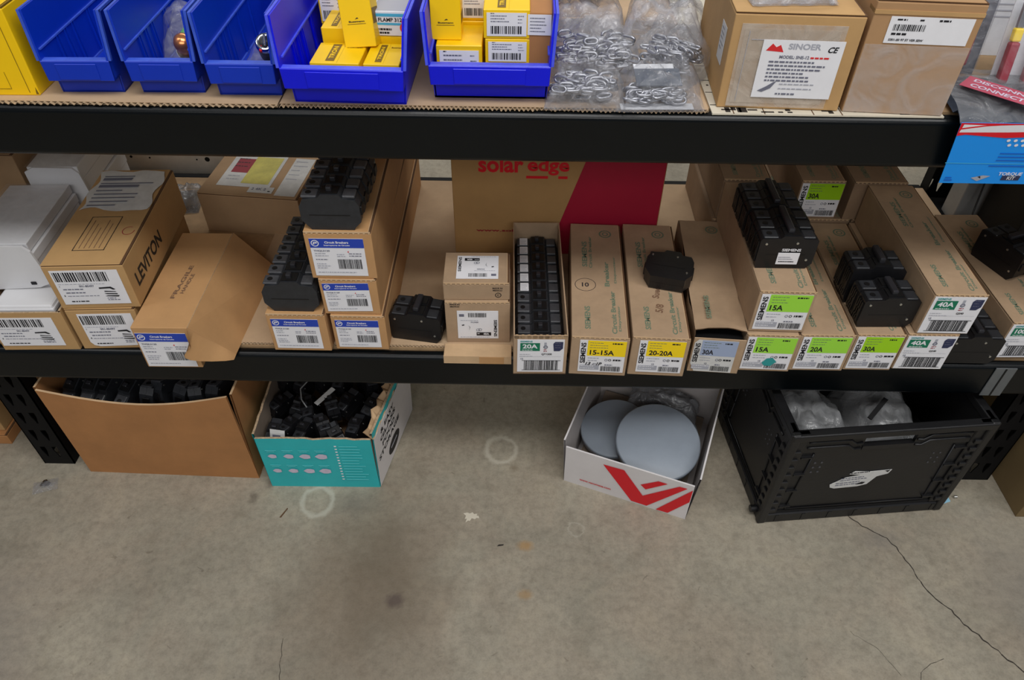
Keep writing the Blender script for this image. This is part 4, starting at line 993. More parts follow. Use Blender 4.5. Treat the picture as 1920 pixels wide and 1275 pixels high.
fuse_box('yellow box with barcode label at the bottom right of the neat bin', 0.054, 0.060, 0.036, (-0.017, 0.893, Z5), 0, seed=6)
fuse_box('yellow barcode box in the middle of the right stack of the neat bin', 0.054, 0.060, 0.030, (-0.017, 0.893, Z5+0.0365), 0, front='label', seed=6)
fuse_box('yellow striped box topping the right stack of the neat bin', 0.055, 0.060, 0.034, (-0.018, 0.893, Z5+0.067), 0, front='label', top='stripe', seed=7)
fuse_box('tall yellow box standing on the front left box of the neat bin', 0.037, 0.032, 0.06, (-0.092, 0.908, Z5+0.0585), (R_(-4), 0, 0), front='logo', side=True)
fuse_box('yellow box lying behind the tall one in the neat bin', 0.042, 0.05, 0.062, (-0.060, 0.960, Z5), 0, top='stripe')
fuse_box('yellow box with white barcode end raised at the back of the neat bin', 0.042, 0.05, 0.034, (-0.058, 0.962, Z5+0.0625), 0, front='label', seed=8)
t = thing('parts_carton', 'slim brown carton with a white top label standing in the neat bin', 'small carton', (0.0215, 0.893, Z5), -2)
b = MB(); b.box(-0.0155, 0.0145, 0, 0.055, 0, 0.098, 'card_brown', bev=0.001, seg=1); b.build('body', t)
label(t, FRONT(-0.0145, 0.072, -0.0004), 0.028, 0.024, [('l', 0.1, 0.8, 0.8, 5, 0.16, 'ink_grey', 0.05)], seed=9)
fuse_box('yellow box behind the right stack of the neat bin', 0.05, 0.07, 0.08, (-0.016, 0.958, Z5), 0)

# yellow cartons at the left end
t = carton('yellow_carton', 'large yellow carton at the left end of the upper shelf', 0.10, 0.055, 0.108, (-0.650, 0.869, LINA), 1.0, card='yellow_box', gap='amber_ink')
b = MB(into=part(t, 'body')); X = FRONT(0, 0, -0.0003); b.box(0.0385, 0.0392, 0.004, 0.104, 0, 0.0001, 'amber_ink', X); b.box(-0.02, 0.018, 0.0085, 0.009, 0, 0.0001, 'amber_ink', X); b.box(0.018, 0.0185, 0.0085, 0.03, 0, 0.0001, 'amber_ink', X)
b.prism([(0.046, 0.002), (0.048, 0.011), (0.0495, 0.002)], 0, 0.0001, 'amber_ink', X); b.build('printing', t)
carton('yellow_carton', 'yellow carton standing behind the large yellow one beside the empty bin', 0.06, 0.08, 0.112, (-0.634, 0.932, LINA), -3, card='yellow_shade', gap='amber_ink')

# ------------------------------------------------------------------ chains in bags
def chain(lab, cx, cy, z, w, d, n, seed, rz=0, dz=0.016, lr=0.0052):
    rnd = random.Random(seed); n = int(n*1.7); b = MB()
    for k in range(n):
        f = k/n; row = int(f*5); g = (f*5) % 1; g = g if row % 2 == 0 else 1-g
        x = -w/2+w*g+rnd.uniform(-1, 1)*0.004; y = -d/2+d*(row+0.5)/5+rnd.uniform(-1, 1)*0.006
        zz = 0.004+rnd.uniform(0, dz)
        X = T(x, y, zz) @ Matrix.Rotation(rnd.uniform(-0.6, 0.6)+(0 if row % 2 == 0 else 3.14), 4, 'Z') @ Matrix.Rotation((k % 2)*1.2+rnd.uniform(-0.3, 0.3), 4, 'X')
        P = []
        for i in range(14):
            a = 2*math.pi*i/14; P.append(X @ Vector((math.cos(a)*lr+(0.0038 if math.cos(a) > 0 else -0.0038), math.sin(a)*lr*0.72, 0)))
        b.tube(P, 0.0019, 'chain_steel', 6, closed=True)
    o = b.build('steel_chain', loc=(cx, cy, z), rot=(0, 0, R_(rz))); return tag(o, lab, 'chain')
chain('steel chain in the rear left clear bag beside the neat blue bin', 0.100, 0.985, LINA+0.004, 0.088, 0.075, 64, 2, dz=0.022)
bag('chain_bag', 'large clear bag of chain lying rear left beside the neat blue bin', 0.100, 0.985, LINA+0.0005, 0.122, 0.115, 0.052, -1, 11, m='film_clear')
chain('steel chain in the front left clear bag by the shelf edge', 0.078, 0.888, LINA+0.003, 0.064, 0.042, 46, 3, dz=0.016)
bag('chain_bag', 'clear bag of chain at the front shelf edge beside the neat blue bin', 0.080, 0.886, LINA+0.0005, 0.100, 0.074, 0.042, -2, 12, m='film_clear')
chain('steel chain in the front bag that carries a dark slate card', 0.168, 0.874, LINA+0.003, 0.062, 0.026, 34, 4, dz=0.010)
bag('chain_bag', 'clear bag with a dark slate card and chain at the shelf edge', 0.174, 0.892, LINA+0.0005, 0.100, 0.086, 0.044, 3, 13, m='film_clear')
b = MB(); b.box(-0.028, 0.028, 0, 0.032, 0, 0.0015, 'slate_card'); b.box(-0.028, 0.022, 0.032, 0.041, 0, 0.0014, 'paper_white'); o = b.build('header_card', loc=(0.170, 0.872, LINA+0.0225), rot=(R_(14), 0, R_(3))); tag(o, 'dark slate card with white strip inside the front chain bag', 'card')
b = MB(); b.box(-0.045, 0.045, 0, 0.014, 0, 0.001, 'paper_white'); o = b.build('paper_slip', loc=(0.168, 0.853, LINA+0.0015), rot=(R_(2), 0, R_(2))); tag(o, 'white paper slip along the front edge of the slate card bag', 'paper slip')
chain('steel chain in the bulging bag leaning against the taped carton', 0.198, 0.965, LINA+0.008, 0.056, 0.054, 50, 5, rz=-38, dz=0.026)
bag('chain_bag', 'bulging clear bag of chain leaning toward the taped carton', 0.199, 0.966, LINA+0.0005, 0.094, 0.090, 0.062, -38, 14, m='film_clear')
bag('chain_bag', 'crinkled white lined bag behind the bulging chain bag', 0.205, 1.085, LINA+0.0005, 0.115, 0.11, 0.075, -12, 15, m='film_milky')
bag('chain_bag', 'pale bag with a printed packing list behind the rear chain bag', 0.090, 1.105, LINA+0.0005, 0.120, 0.09, 0.055, 2, 16, m='film_milky')
b = MB(); b.box(-0.055, 0.055, 0, 0.06, 0, 0.0008, 'paper_white')
for i in range(9): b.box(-0.050, -0.050+0.045+0.04*abs(math.sin(i*2)), 0.006+i*0.0055, 0.0075+i*0.0055, 0.0008, 0.0009, 'ink_grey')
o = b.build('packing_list', loc=(0.090, 1.072, LINA+0.060), rot=(R_(8), 0, R_(3))); tag(o, 'white packing list lying on the pale bag behind the chain bags', 'paper')
for i, (x, y, r) in enumerate(((0.215, 1.06, 30), (0.185, 1.085, 75))):
    b = MB(); b.box(-0.02, 0.02, 0, 0.035, 0, 0.001, 'paper_white'); b.text('CHAIN', 0, 0.018, 0.006, 'ink', T(0, 0, 0.0011), w=0.028); o = b.build('hang_tag', loc=(x, y, LINA+0.078), rot=(R_(14), 0, R_(r)))
    tag(o, 'white hang tag turned %s on the crinkled white bag' % ('slightly right' if i == 0 else 'sideways'), 'tag')

# ------------------------------------------------------------------ taped cartons, upper right
def taped():
    w, h, d = 0.148, 0.116, 0.20
    t = carton('shipping_carton', 'tan carton wrapped in clear tape with a large white printed label', w, d, h, (0.3175, 0.866, ZA+0.0028), -2.6, card='card_gold')
    b = MB(); b.box(-0.064, 0.056, -0.0012, -0.0004, 0.003, 0.103, 'film_wrap'); b.box(-0.060, 0.050, -0.0016, -0.0012, 0.008, 0.098, 'film_wrap')
    b.box(-0.050, 0.030, -0.0020, -0.0016, 0.085, 0.0855, 'ink_light'); b.box(-0.054, -0.0535, -0.0020, -0.0016, 0.01, 0.095, 'ink_light')
    b.build('clear_tape', t)
    label(t, FRONT(-0.036, 0.016, -0.0022), 0.094, 0.070, [('p', [(0.05, 0.82), (0.12, 0.94), (0.17, 0.88), (0.22, 0.92), (0.27, 0.80)], 'ink_red'), ('t', 'SINOER', 0.52, 0.90, 0.10, 'ink_light', dict(w=0.40)), ('t', 'CE', 0.87, 0.86, 0.10, 'ink', dict(ital=0.3)),
          ('t', 'MODEL: SNE-12', 0.42, 0.72, 0.055, 'ink_grey'), ('l', 0.62, 0.70, 0.30, 1, 0.1, 'ink_red', 0.03), ('l', 0.12, 0.62, 0.72, 6, 0.065, 'ink_grey', 0.03), ('p', [(0.06, 0.12), (0.16, 0.20), (0.24, 0.28), (0.28, 0.30), (0.22, 0.17), (0.12, 0.10)], 'ink_grey'), ('l', 0.32, 0.24, 0.55, 2, 0.08, 'ink_light', 0.02), ('l', 0.30, 0.06, 0.3, 1, 0.08, 'ink_grey', 0.03)], seed=81)
    label(t, LEFT(0.045, 0.035, -w/2-0.0003) @ T(0.0, 0, 0) , 0.030, 0.050, [('l', 0.15, 0.85, 0.7, 5, 0.13, 'ink_grey', 0.03)], seed=82, base='label_used') if False else None
    label(t, LEFT(0.055, 0.042, -w/2-0.0003), 0.030, 0.045, [('l', 0.15, 0.85, 0.7, 5, 0.13, 'ink_grey', 0.03)], seed=82, base='label_used', name='side_label')
    w, h, d = 0.120, 0.134, 0.19
    t = carton('shipping_carton', 'taller brown carton with glossy tape and a small white barcode label', w, d, h, (0.4565, 0.858, ZA+0.0028), -4.2, card='card_box')
    label(t, FRONT(-0.040, 0.086, -0.0004), 0.092, 0.030, [('l', 0.08, 0.86, 0.15, 1, 0.1, 'ink', 0.06), ('l', 0.35, 0.86, 0.08, 1, 0.1, 'ink', 0.06), ('l', 0.58, 0.86, 0.2, 1, 0.1, 'ink', 0.07), ('b', 0.06, 0.48, 0.38, 0.24, 'ink', 22), ('l', 0.06, 0.32, 0.2, 1, 0.1, 'ink', 0.08), ('t', '5301-00 97 ST VER SEW', 0.26, 0.14, 0.09, 'ink', dict(w=0.42))], seed=83)
    b = MB(); b.box(-w/2+0.001, w/2-0.001, -0.0008, -0.0003, 0.001, 0.084, 'film_thin'); b.box(-w/2, w/2, -0.0010, 0.02, 0.118, 0.1225, 'card_gold'); b.build('clear_tape', t)
    bag('plastic_bag', 'clear crumpled bag lying on top of the tape wrapped carton', 0.312, 0.925, ZA+0.120, 0.10, 0.08, 0.03, 4, 21, m='film_milky')
taped()

# hanging packages, upper right corner
def packages():
    t = thing('sleeve_package', 'grey plastic sleeve with red lettering and a bright blue card hanging over the beam', 'package', (0.60, 0.845, ZA), 0)
    # blue header card hanging down in front of the beam
    b = MB(); X = FRONT(-0.068, -0.078, -0.012) @ Matrix.Identity(4)
    w, h = 0.19, 0.088
    b.prism([(0, 0), (w, 0), (w, h), (-0.006, h)][:0] or [(0.0, 0), (w, 0), (w, h), (-0.012, h)], 0, 0.0008, 'hang_blue', basis((1, 0, 0), (0, -0.10, 1), (0, -1, -0.10), (-0.060, -0.008, -0.080)))
    X = basis((1, 0, 0), (0, -0.10, 1), (0, -1, -0.10), (-0.060, -0.0082, -0.080)) @ T(0, 0, 0.0011)
    def pl(p, m, z=0): b.add([(x, y, z) for x, y in p], [tuple(range(len(p)))], m, X)
    pl([(-0.012, h), (w, h), (w, h-0.012), (0.10, h-0.017), (0.05, h-0.020), (0.0, h-0.016), (-0.010, h-0.018)], 'logo_red')
    pl([(-0.008, h-0.002), (0.03, h-0.003), (0.08, h-0.001), (w, h-0.001), (w, h-0.006), (0.10, h-0.010), (0.05, h-0.012), (-0.009, h-0.013)], 'label', 0.0001)
    pl([(-0.009, h-0.009), (0.02, h-0.004), (0.045, h-0.002), (0.04, h-0.001), (0.015, h-0.003), (-0.009, h-0.007)], 'logo_red', 0.0002)
    for r in range(2):
        for i in range(9): 
            n = 8; cx, cy = 0.056+i*0.0085+r*0.004, h-0.0235-r*0.0065; pl([(cx+0.0024*math.cos(2*math.pi*k/n), cy+0.0020*math.sin(2*math.pi*k/n)) for k in range(n)], 'label')
    for i in range(3): b.box(0.055, 0.13, h-0.043-i*0.005, h-0.0415-i*0.005, 0, 0.0001, 'hang_dark', X)
    b.box(-0.006, w, h-0.0575, h-0.0565, 0, 0.0001, 'lab_cyan', X)
    b.box(0.05, 0.14, h-0.0615, h-0.0600, 0, 0.0001, 'hang_dark', X)
    pl([(0.036, 0.009), (0.050, 0.013), (0.060, 0.012), (0.046, 0.004)], 'ink_light'); pl([(0.044, 0.0105), (0.047, 0.012), (0.049, 0.008)], 'ink', 0.0001)
    b.text('TORQUE', 0.083, 0.0155, 0.006, 'label', X, w=0.030, z=0.0003); b.box(0.075, 0.098, 0.006, 0.013, 0, 0.0001, 'navy', X)
    b.text('KIT', 0.087, 0.0095, 0.005, 'paper_white', X, z=0.0003); b.box(0.004, 0.014, 0.004, 0.006, 0, 0.0001, 'hang_dark', X); b.box(0.004, 0.012, 0.008, 0.0095, 0, 0.0001, 'hang_dark', X)
    b.build('header_card', t)
    # sleeve body lying on the shelf and folding over the edge
    b = MB(); nx, ny = 16, 14; vs = []
    for j in range(ny+1):
        for i in range(nx+1):
            f = j/ny; x = -0.070+0.20*i/nx+f*0.01-(0.02*(1-f)*0); y = -0.012+f*0.125; z = 0.009+0.010*math.sin(f*2.2)+0.0035*noise.noise(Vector((x*35, y*35, 6)))+(0.0 if f > 0.1 else -0.004*(1-f*10))
            vs.append((x, y, z))
    q = [(j*(nx+1)+i, j*(nx+1)+i+1, (j+1)*(nx+1)+i+1, (j+1)*(nx+1)+i) for j in range(ny) for i in range(nx)]
    b.add(vs, q, 'film_grey', I4, True); b.add([(x, y, max(0.0008, z-0.011) if y > 0.008 else z-0.001) for x, y, z in vs], [f[::-1] for f in q], 'slate_card', I4, True)
    b.build('sleeve', t)
    b = MB(); X = basis((math.cos(R_(-44)), math.sin(R_(-44)), 0), (-math.sin(R_(-44)), math.cos(R_(-44)), 0), (0, 0, 1), (0.006, 0.030, 0.0222))
    b.box(-0.058, 0.042, -0.022, 0.014, 0, 0.0005, 'band_red', X)
    b.text('DISCONNECT', -0.006, 0.004, 0.009, 'pinkish', X, w=0.086, z=0.0008); b.text('CONNECT', -0.016, -0.012, 0.010, 'pinkish', X, w=0.064, z=0.0008); b.build('red_band', t)
    # tall blister packs
    t = thing('blister_pack', 'white backed clear blister pack of red and yellow tools at the upper right edge', 'blister pack', (0.650, 0.935, ZA+0.0032), (R_(-12), 0, R_(-3)))
    b = MB(); b.box(-0.042, 0.06, 0, 0.0015, 0, 0.125, 'paper_white', bev=0.0004, seg=1); b.box(-0.02, 0.05, -0.0006, 0, 0.108, 0.113, 'lab_yellow')
    b.box(-0.012, 0.04, -0.0008, 0, 0.088, 0.1, 'ink'); b.text('PRO', 0.012, 0.094, 0.008, 'label', FRONT(0, 0, -0.0010), w=0.04); b.build('backing_card', t)
    b = MB(); b.box(-0.046, 0.012, -0.030, -0.0008, 0.004, 0.112, 'film_thin', bev=0.008); b.build('blister', t)
    for k, (x, m1, m2) in enumerate(((-0.034, 'mag_red', 'lab_yellow'), (-0.004, 'mag_red', 'ink_light'))):
        b = MB(); b.box(x-0.006, x+0.006, -0.020, -0.008, 0.008, 0.058, m1, bev=0.003); b.box(x-0.0055, x+0.0055, -0.018, -0.009, 0.058, 0.074, m2, bev=0.002); b.box(x-0.004, x+0.004, -0.016, -0.010, 0.074, 0.104, 'chain_steel', bev=0.001); b.build('tool', t)
    t = thing('blister_pack', 'dark maroon tool pouch pack between the brown carton and the blister pack', 'blister pack', (0.590, 0.985, ZA+0.0002), (R_(-10), 0, R_(-10)))
    b = MB(); b.box(-0.045, 0.02, 0, 0.002, 0, 0.11, 'slate_card'); b.build('backing_card', t)
    b = MB(); b.box(-0.040, 0.016, -0.022, -0.0005, 0.006, 0.10, 'film_clear', bev=0.006); b.build('blister', t)
    b = MB(); b.box(-0.012, 0.004, -0.016, -0.006, 0.012, 0.09, 'mag_red', bev=0.004); b.box(-0.034, -0.020, -0.016, -0.006, 0.012, 0.07, 'breaker_dark', bev=0.003); b.build('tool', t)
    b = MB(); b.box(-0.06, 0.08, 0, 0.003, 0, 0.145, 'paper_white')
    for i in range(12): b.box(-0.05, 0.07, -0.0004, 0, 0.05+i*0.008, 0.052+i*0.008, 'ink_light')
    o = b.build('instruction_card', loc=(0.670, 1.045, ZA+0.0002), rot=(R_(-8), 0, R_(-3))); tag(o, 'pale printed card standing behind the blister pack', 'card')
    b = MB(); b.box(-0.004, 0.004, 0, 0.004, 0, 0.13, 'lab_yellow', bev=0.001); b.box(-0.010, -0.005, 0, 0.004, 0, 0.12, 'mag_red', bev=0.001)
    o = b.build('cable_tag', loc=(0.588, 1.035, ZA+0.0002), rot=(0, 0, 0)); tag(o, 'slim yellow and red strip standing behind the brown carton', 'strip')
packages()

# ------------------------------------------------------------------ far right of the lower shelf
def right_end():
    t = thing('black_carton', 'black carton with faint white lettering at the far right of the lower shelf', 'carton', (0.945, 1.11, ZB), (0, 0, R_(4)))
    return
t = carton('black_carton', 'black carton with faint grey lettering at the far right end', 0.14, 0.12, 0.20, (0.945, 1.00, LIN+0.0), 0, card='crate_inner', gap='slot_dark')
t.location = (0.975, 1.12, ZB)
b = MB(into=part(t, 'body')); X = FRONT(0, 0, -0.0004); b.text('TRIPLE', -0.01, 0.178, 0.012, 'toggle', X, w=0.075, ital=0.2); b.text('SEAL', -0.005, 0.160, 0.012, 'toggle', X, w=0.05, ital=0.2); b.build('lettering', t)
b = MB(); b.box(-0.03, 0.022, 0, 0.05, 0, 0.165, 'strut_grey', bev=0.002); o = b.build('grey_box', loc=(0.900, 1.255, ZB+0.0002), rot=(0, 0, R_(-3))); tag(o, 'narrow grey box standing left of the black carton', 'box')
b = MB(); b.tube([(0.895, 1.245, ZB+0.16), (0.888, 1.240, ZB+0.10), (0.880, 1.22, ZB+0.05), (0.872, 1.19, ZB+0.012), (0.870, 1.15, ZB+0.0065), (0.868, 1.02, ZB+0.0065)], 0.0018, 'rubber_wire', 6)
o = b.build('black_wire'); tag(o, 'thin black wire curling down beside the narrow grey box', 'wire')

# ------------------------------------------------------------------ cartons on the floor
def in_box(c, lx, ly, z):
    y = c.rotation_euler.z; return (c.location.x+lx*math.cos(y)-ly*math.sin(y), c.location.y+lx*math.sin(y)+ly*math.cos(y), z)
c = open_carton('floor_carton', 'large plain brown carton of black breakers beside the left rack post', 0.333, 0.24, 0.240, (-0.662, 0.850, 0), -1.5, card='card_brown', inner='card_brown', th=0.004, front_dip=0.030, lean=0.03, hs=(0.243, 0.243, 0.243, 0.243), edge='card_pale')
brown = c
rnd = random.Random(21)
# filler layers of the carton are out of sight; only its upper breakers are built
b = MB(); b.box(-0.158, 0.158, 0.008, 0.232, 0.0045, 0.115, 'card_inside'); b.build('inner_tray', brown)
k = 0
names = ['left', 'middle', 'right']
for row in range(3):
    for i in range(9):
        x = -0.134+i*0.0325; y = 0.062+row*0.060; tl = (-35 if i < 4 else 28)+rnd.uniform(-6, 6)
        loc = in_box(brown, x+0.008, y, 0.148+0.006*row+rnd.uniform(0, 0.012))
        o = put_breaker('pile', '', loc, (R_(rnd.uniform(-8, 8)), R_(tl*0.6), R_(80+rnd.uniform(-16, 16))), group='loose breakers in the large brown carton', poles=1, grey=True, tie=False)
        o['label'] = 'black breaker among the loose ones in the large brown floor carton'
def teal():
    w, d, h = 0.208, 0.20, 0.155
    t = open_carton('floor_carton', 'torn teal and white printed carton of black electrical parts on the floor', w, d, h, (-0.362, 0.829, 0), 0.5, card='teal_card', inner='card_grey_inside', th=0.004, jag=0.0022, hs=(0.148, 0.162, 0.17, 0.158), lean=0.02, seed=5, edge='card_edge')
    b = MB(into=part(t, 'body')); X = basis((1, 0, 0), (0, -0.02, 1), (0, -1, 0), (-w/2, -0.0012, 0))
    rnd = random.Random(3)
    for r in range(2):
        for i in range(4):
            cx = 0.022+i*0.030+0.006*(r-1)*0; cy = 0.098-r*0.045; rx, ry = 0.009+i*0.0012, 0.006+i*0.0006
            b.add([(cx+rx*math.cos(2*math.pi*k/10)*(1 if k % 2 else 0.8), cy+ry*math.sin(2*math.pi*k/10), 0.0003) for k in range(10)], [tuple(range(10))], 'pinkish', X)
            b.box(cx-0.010, cx+0.010, cy+0.017, cy+0.0182, 0, 0.0003, 'teal_light', X)
            b.box(cx-0.008, cx+0.006, cy+0.013, cy+0.0142, 0, 0.0003, 'teal_light', X)
    for i in range(13):
        y = 0.128-i*0.0085; b.box(0.148, 0.148+0.044*rnd.uniform(0.7, 1), y, y+0.0018, 0, 0.0003, 'teal_light', X); b.box(0.140, 0.144, y, y+0.003, 0, 0.0003, 'label', X)
    b.build('front_printing', t)
    b = MB(); X = basis((0, 1, 0), (0.02, 0, 1), (1, 0, 0), (w/2+0.0012, 0, 0))
    b.prism([(0.002, 0.002), (d-0.004, 0.002), (d-0.003, 0.150), (0.12, 0.147), (0.05, 0.146), (0.002, 0.142)], 0, 0.0006, 'white_card', X)
    for s, yy, wd in (('& EASY', 0.128, 0.07), ('GLASS', 0.110, 0.08), ('FOOD', 0.091, 0.066), ('STORAGE', 0.072, 0.11)): b.text(s, 0.066, yy, 0.012, 'ink', X, w=wd, z=0.0009)
    n = 20; b.add([(0.085+0.030*math.cos(2*math.pi*i/n), 0.034+0.019*math.sin(2*math.pi*i/n), 0.0009) for i in range(n)], [tuple(range(n))], 'ink', X)
    b.box(0.068, 0.10, 0.034, 0.037, 0, 0.0012, 'ink_light', X)
    tag(b.build('side_printing', t), 'white side panel with black lettering')
    # torn outer ply on the right rim
    rnd = random.Random(9); b = MB(); vs = []
    for i in range(17):
        f = i/16; y = f*d; b1 = (w/2+0.0045, y, 0.146+rnd.uniform(-0.006, 0.005)); t1 = (w/2-0.006+rnd.uniform(-0.007, 0.003), y+rnd.uniform(-0.004, 0.004), 0.165+rnd.uniform(-0.007, 0.006))
        vs += [b1, t1]
    b.add(vs, [(2*i, 2*i+2, 2*i+3, 2*i+1) for i in range(16)], 'card_pale', I4, False)
    b.add([(x-0.0015, y, z) for x, y, z in vs], [(2*i+1, 2*i+3, 2*i+2, 2*i) for i in range(16)], 'card_pale'); b.build('torn_rim', t)
    b = MB(); b.box(-w/2+0.006, w/2-0.006, 0.006, d-0.006, 0.0045, 0.058, 'card_inside'); b.build('inner_tray', t)
    for c2 in t.children:
        for v in c2.data.vertices:
            if v.co.x > 0: v.co.x += v.co.x/(w/2)*0.20*v.co.y
    return t
tl = teal()
rnd = random.Random(33)
for row in range(3):
    for i in range(6):
        loc = in_box(tl, -0.078+i*(0.031+row*0.0042)+rnd.uniform(-0.003, 0.003), 0.042+row*0.056, 0.072+0.008*row+rnd.uniform(0, 0.010)+(0.012 if i > 2 else 0)+0.0)
        o = put_breaker('pile2', '', loc, (R_(rnd.uniform(-14, 14)), R_(rnd.uniform(-14, 14)), R_(rnd.choice((90, 75, 110, 60))+rnd.uniform(-12, 12))), group='loose breakers in the teal carton', poles=1, grey=False, tie=False)
        o['label'] = 'black breaker among the loose ones in the torn teal carton'
        o.scale = (0.62, 0.95, 0.9)
b = MB(); b.box(-0.014, 0.014, 0, 0.0012, 0, 0.026, 'label_used'); b.box(-0.009, 0.006, -0.0003, 0, 0.008, 0.016, 'ink_grey'); o = b.build('loose_sticker', loc=in_box(tl, -0.072, 0.012, 0.118), rot=(R_(-25), 0, R_(-8))); tag(o, 'pale square sticker tucked in the front left of the teal carton', 'sticker')
b = MB(); b.box(-0.005, 0.005, 0, 0.045, 0, 0.001, 'label_used'); o = b.build('loose_sticker', loc=in_box(tl, -0.010, 0.080, 0.148), rot=(R_(8), 0, R_(-38))); tag(o, 'narrow grey strip sticker lying across the parts in the teal carton', 'sticker')
b = MB(); P = in_box(tl, -0.03, 0.08, 0.152); b.tube([(P[0]+0.018, P[1]+0.06, P[2]), (P[0]-0.004, P[1]+0.05, P[2]+0.006), (P[0]-0.014, P[1]+0.03, P[2]+0.005), (P[0]-0.008, P[1]+0.008, P[2]), (P[0]+0.004, P[1]-0.006, P[2]-0.006)], 0.0013, 'strut_grey', 6); o = b.build('grey_wire'); tag(o, 'thin grey wire looping over the parts in the teal carton', 'wire')

# --- white carton with red chevron
def white_carton():
    w, d, h = 0.238, 0.245, 0.112
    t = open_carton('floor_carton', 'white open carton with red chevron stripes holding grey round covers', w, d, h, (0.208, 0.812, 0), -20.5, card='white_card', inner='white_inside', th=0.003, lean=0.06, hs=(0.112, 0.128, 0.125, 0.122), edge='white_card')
    b = MB(into=part(t, 'body')); X = basis((1, 0, 0), (0, -0.06, 1), (0, -1, 0), (-w/2, -0.0008, 0))
    def pl(p, m='logo_red', z=0.0003): b.add([(x, y, z) for x, y in p], [tuple(range(len(p)))], m, X)
    for P in ([(.305, .85), (.47, .87), (.645, .31), (.895, .89), (.955, .90), (.69, .05), (.565, .05)], [(.612, .61), (.737, .86), (.808, .86), (.656, .52)], [(.765, .03), (.86, .04), (.995, .55), (.995, .90)]):
        pl([(u*w, v*h) for u, v in P])
    b.text('www.vacumate.com', 0.062, 0.022, 0.005, 'ink_red', X, w=0.062, z=0.0004)
    b.build('printing', t); return t
wc = white_carton()
def disc(lab, lx, ly, z, r, tx, ty):
    loc = in_box(wc, lx, ly, z)
    t = thing('round_cover', lab, 'round cover', loc, (R_(tx), R_(ty), R_(-20)), None)
    b = MB(); b.lathe([(0.0, 0.016), (r*0.96, 0.016), (r*0.985, 0.0152), (r, 0.013), (r, 0.0), (r-0.003, 0.0), (r-0.003, 0.0125), (0.0, 0.0125)], 'disc_grey', n=64); b.build('cover', t)
    return t
disc('grey round cover tilted forward at the front of the white carton', 0.034, 0.082, 0.086, 0.079, 14, 4)
disc('grey round cover leaning at the left of the white carton', -0.053, 0.113, 0.050, 0.067, 10, -6)
disc('grey round cover standing behind the front one by the right wall', 0.034, 0.158, 0.0285, 0.070, 0, 0)
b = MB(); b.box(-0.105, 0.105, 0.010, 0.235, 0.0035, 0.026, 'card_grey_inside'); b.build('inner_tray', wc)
bag('plastic_bag', 'dusty clear bag of fittings at the back of the white carton', *in_box(wc, 0.02, 0.205, 0.060), 0.14, 0.06, 0.05, -20, 31, m='film_grey')

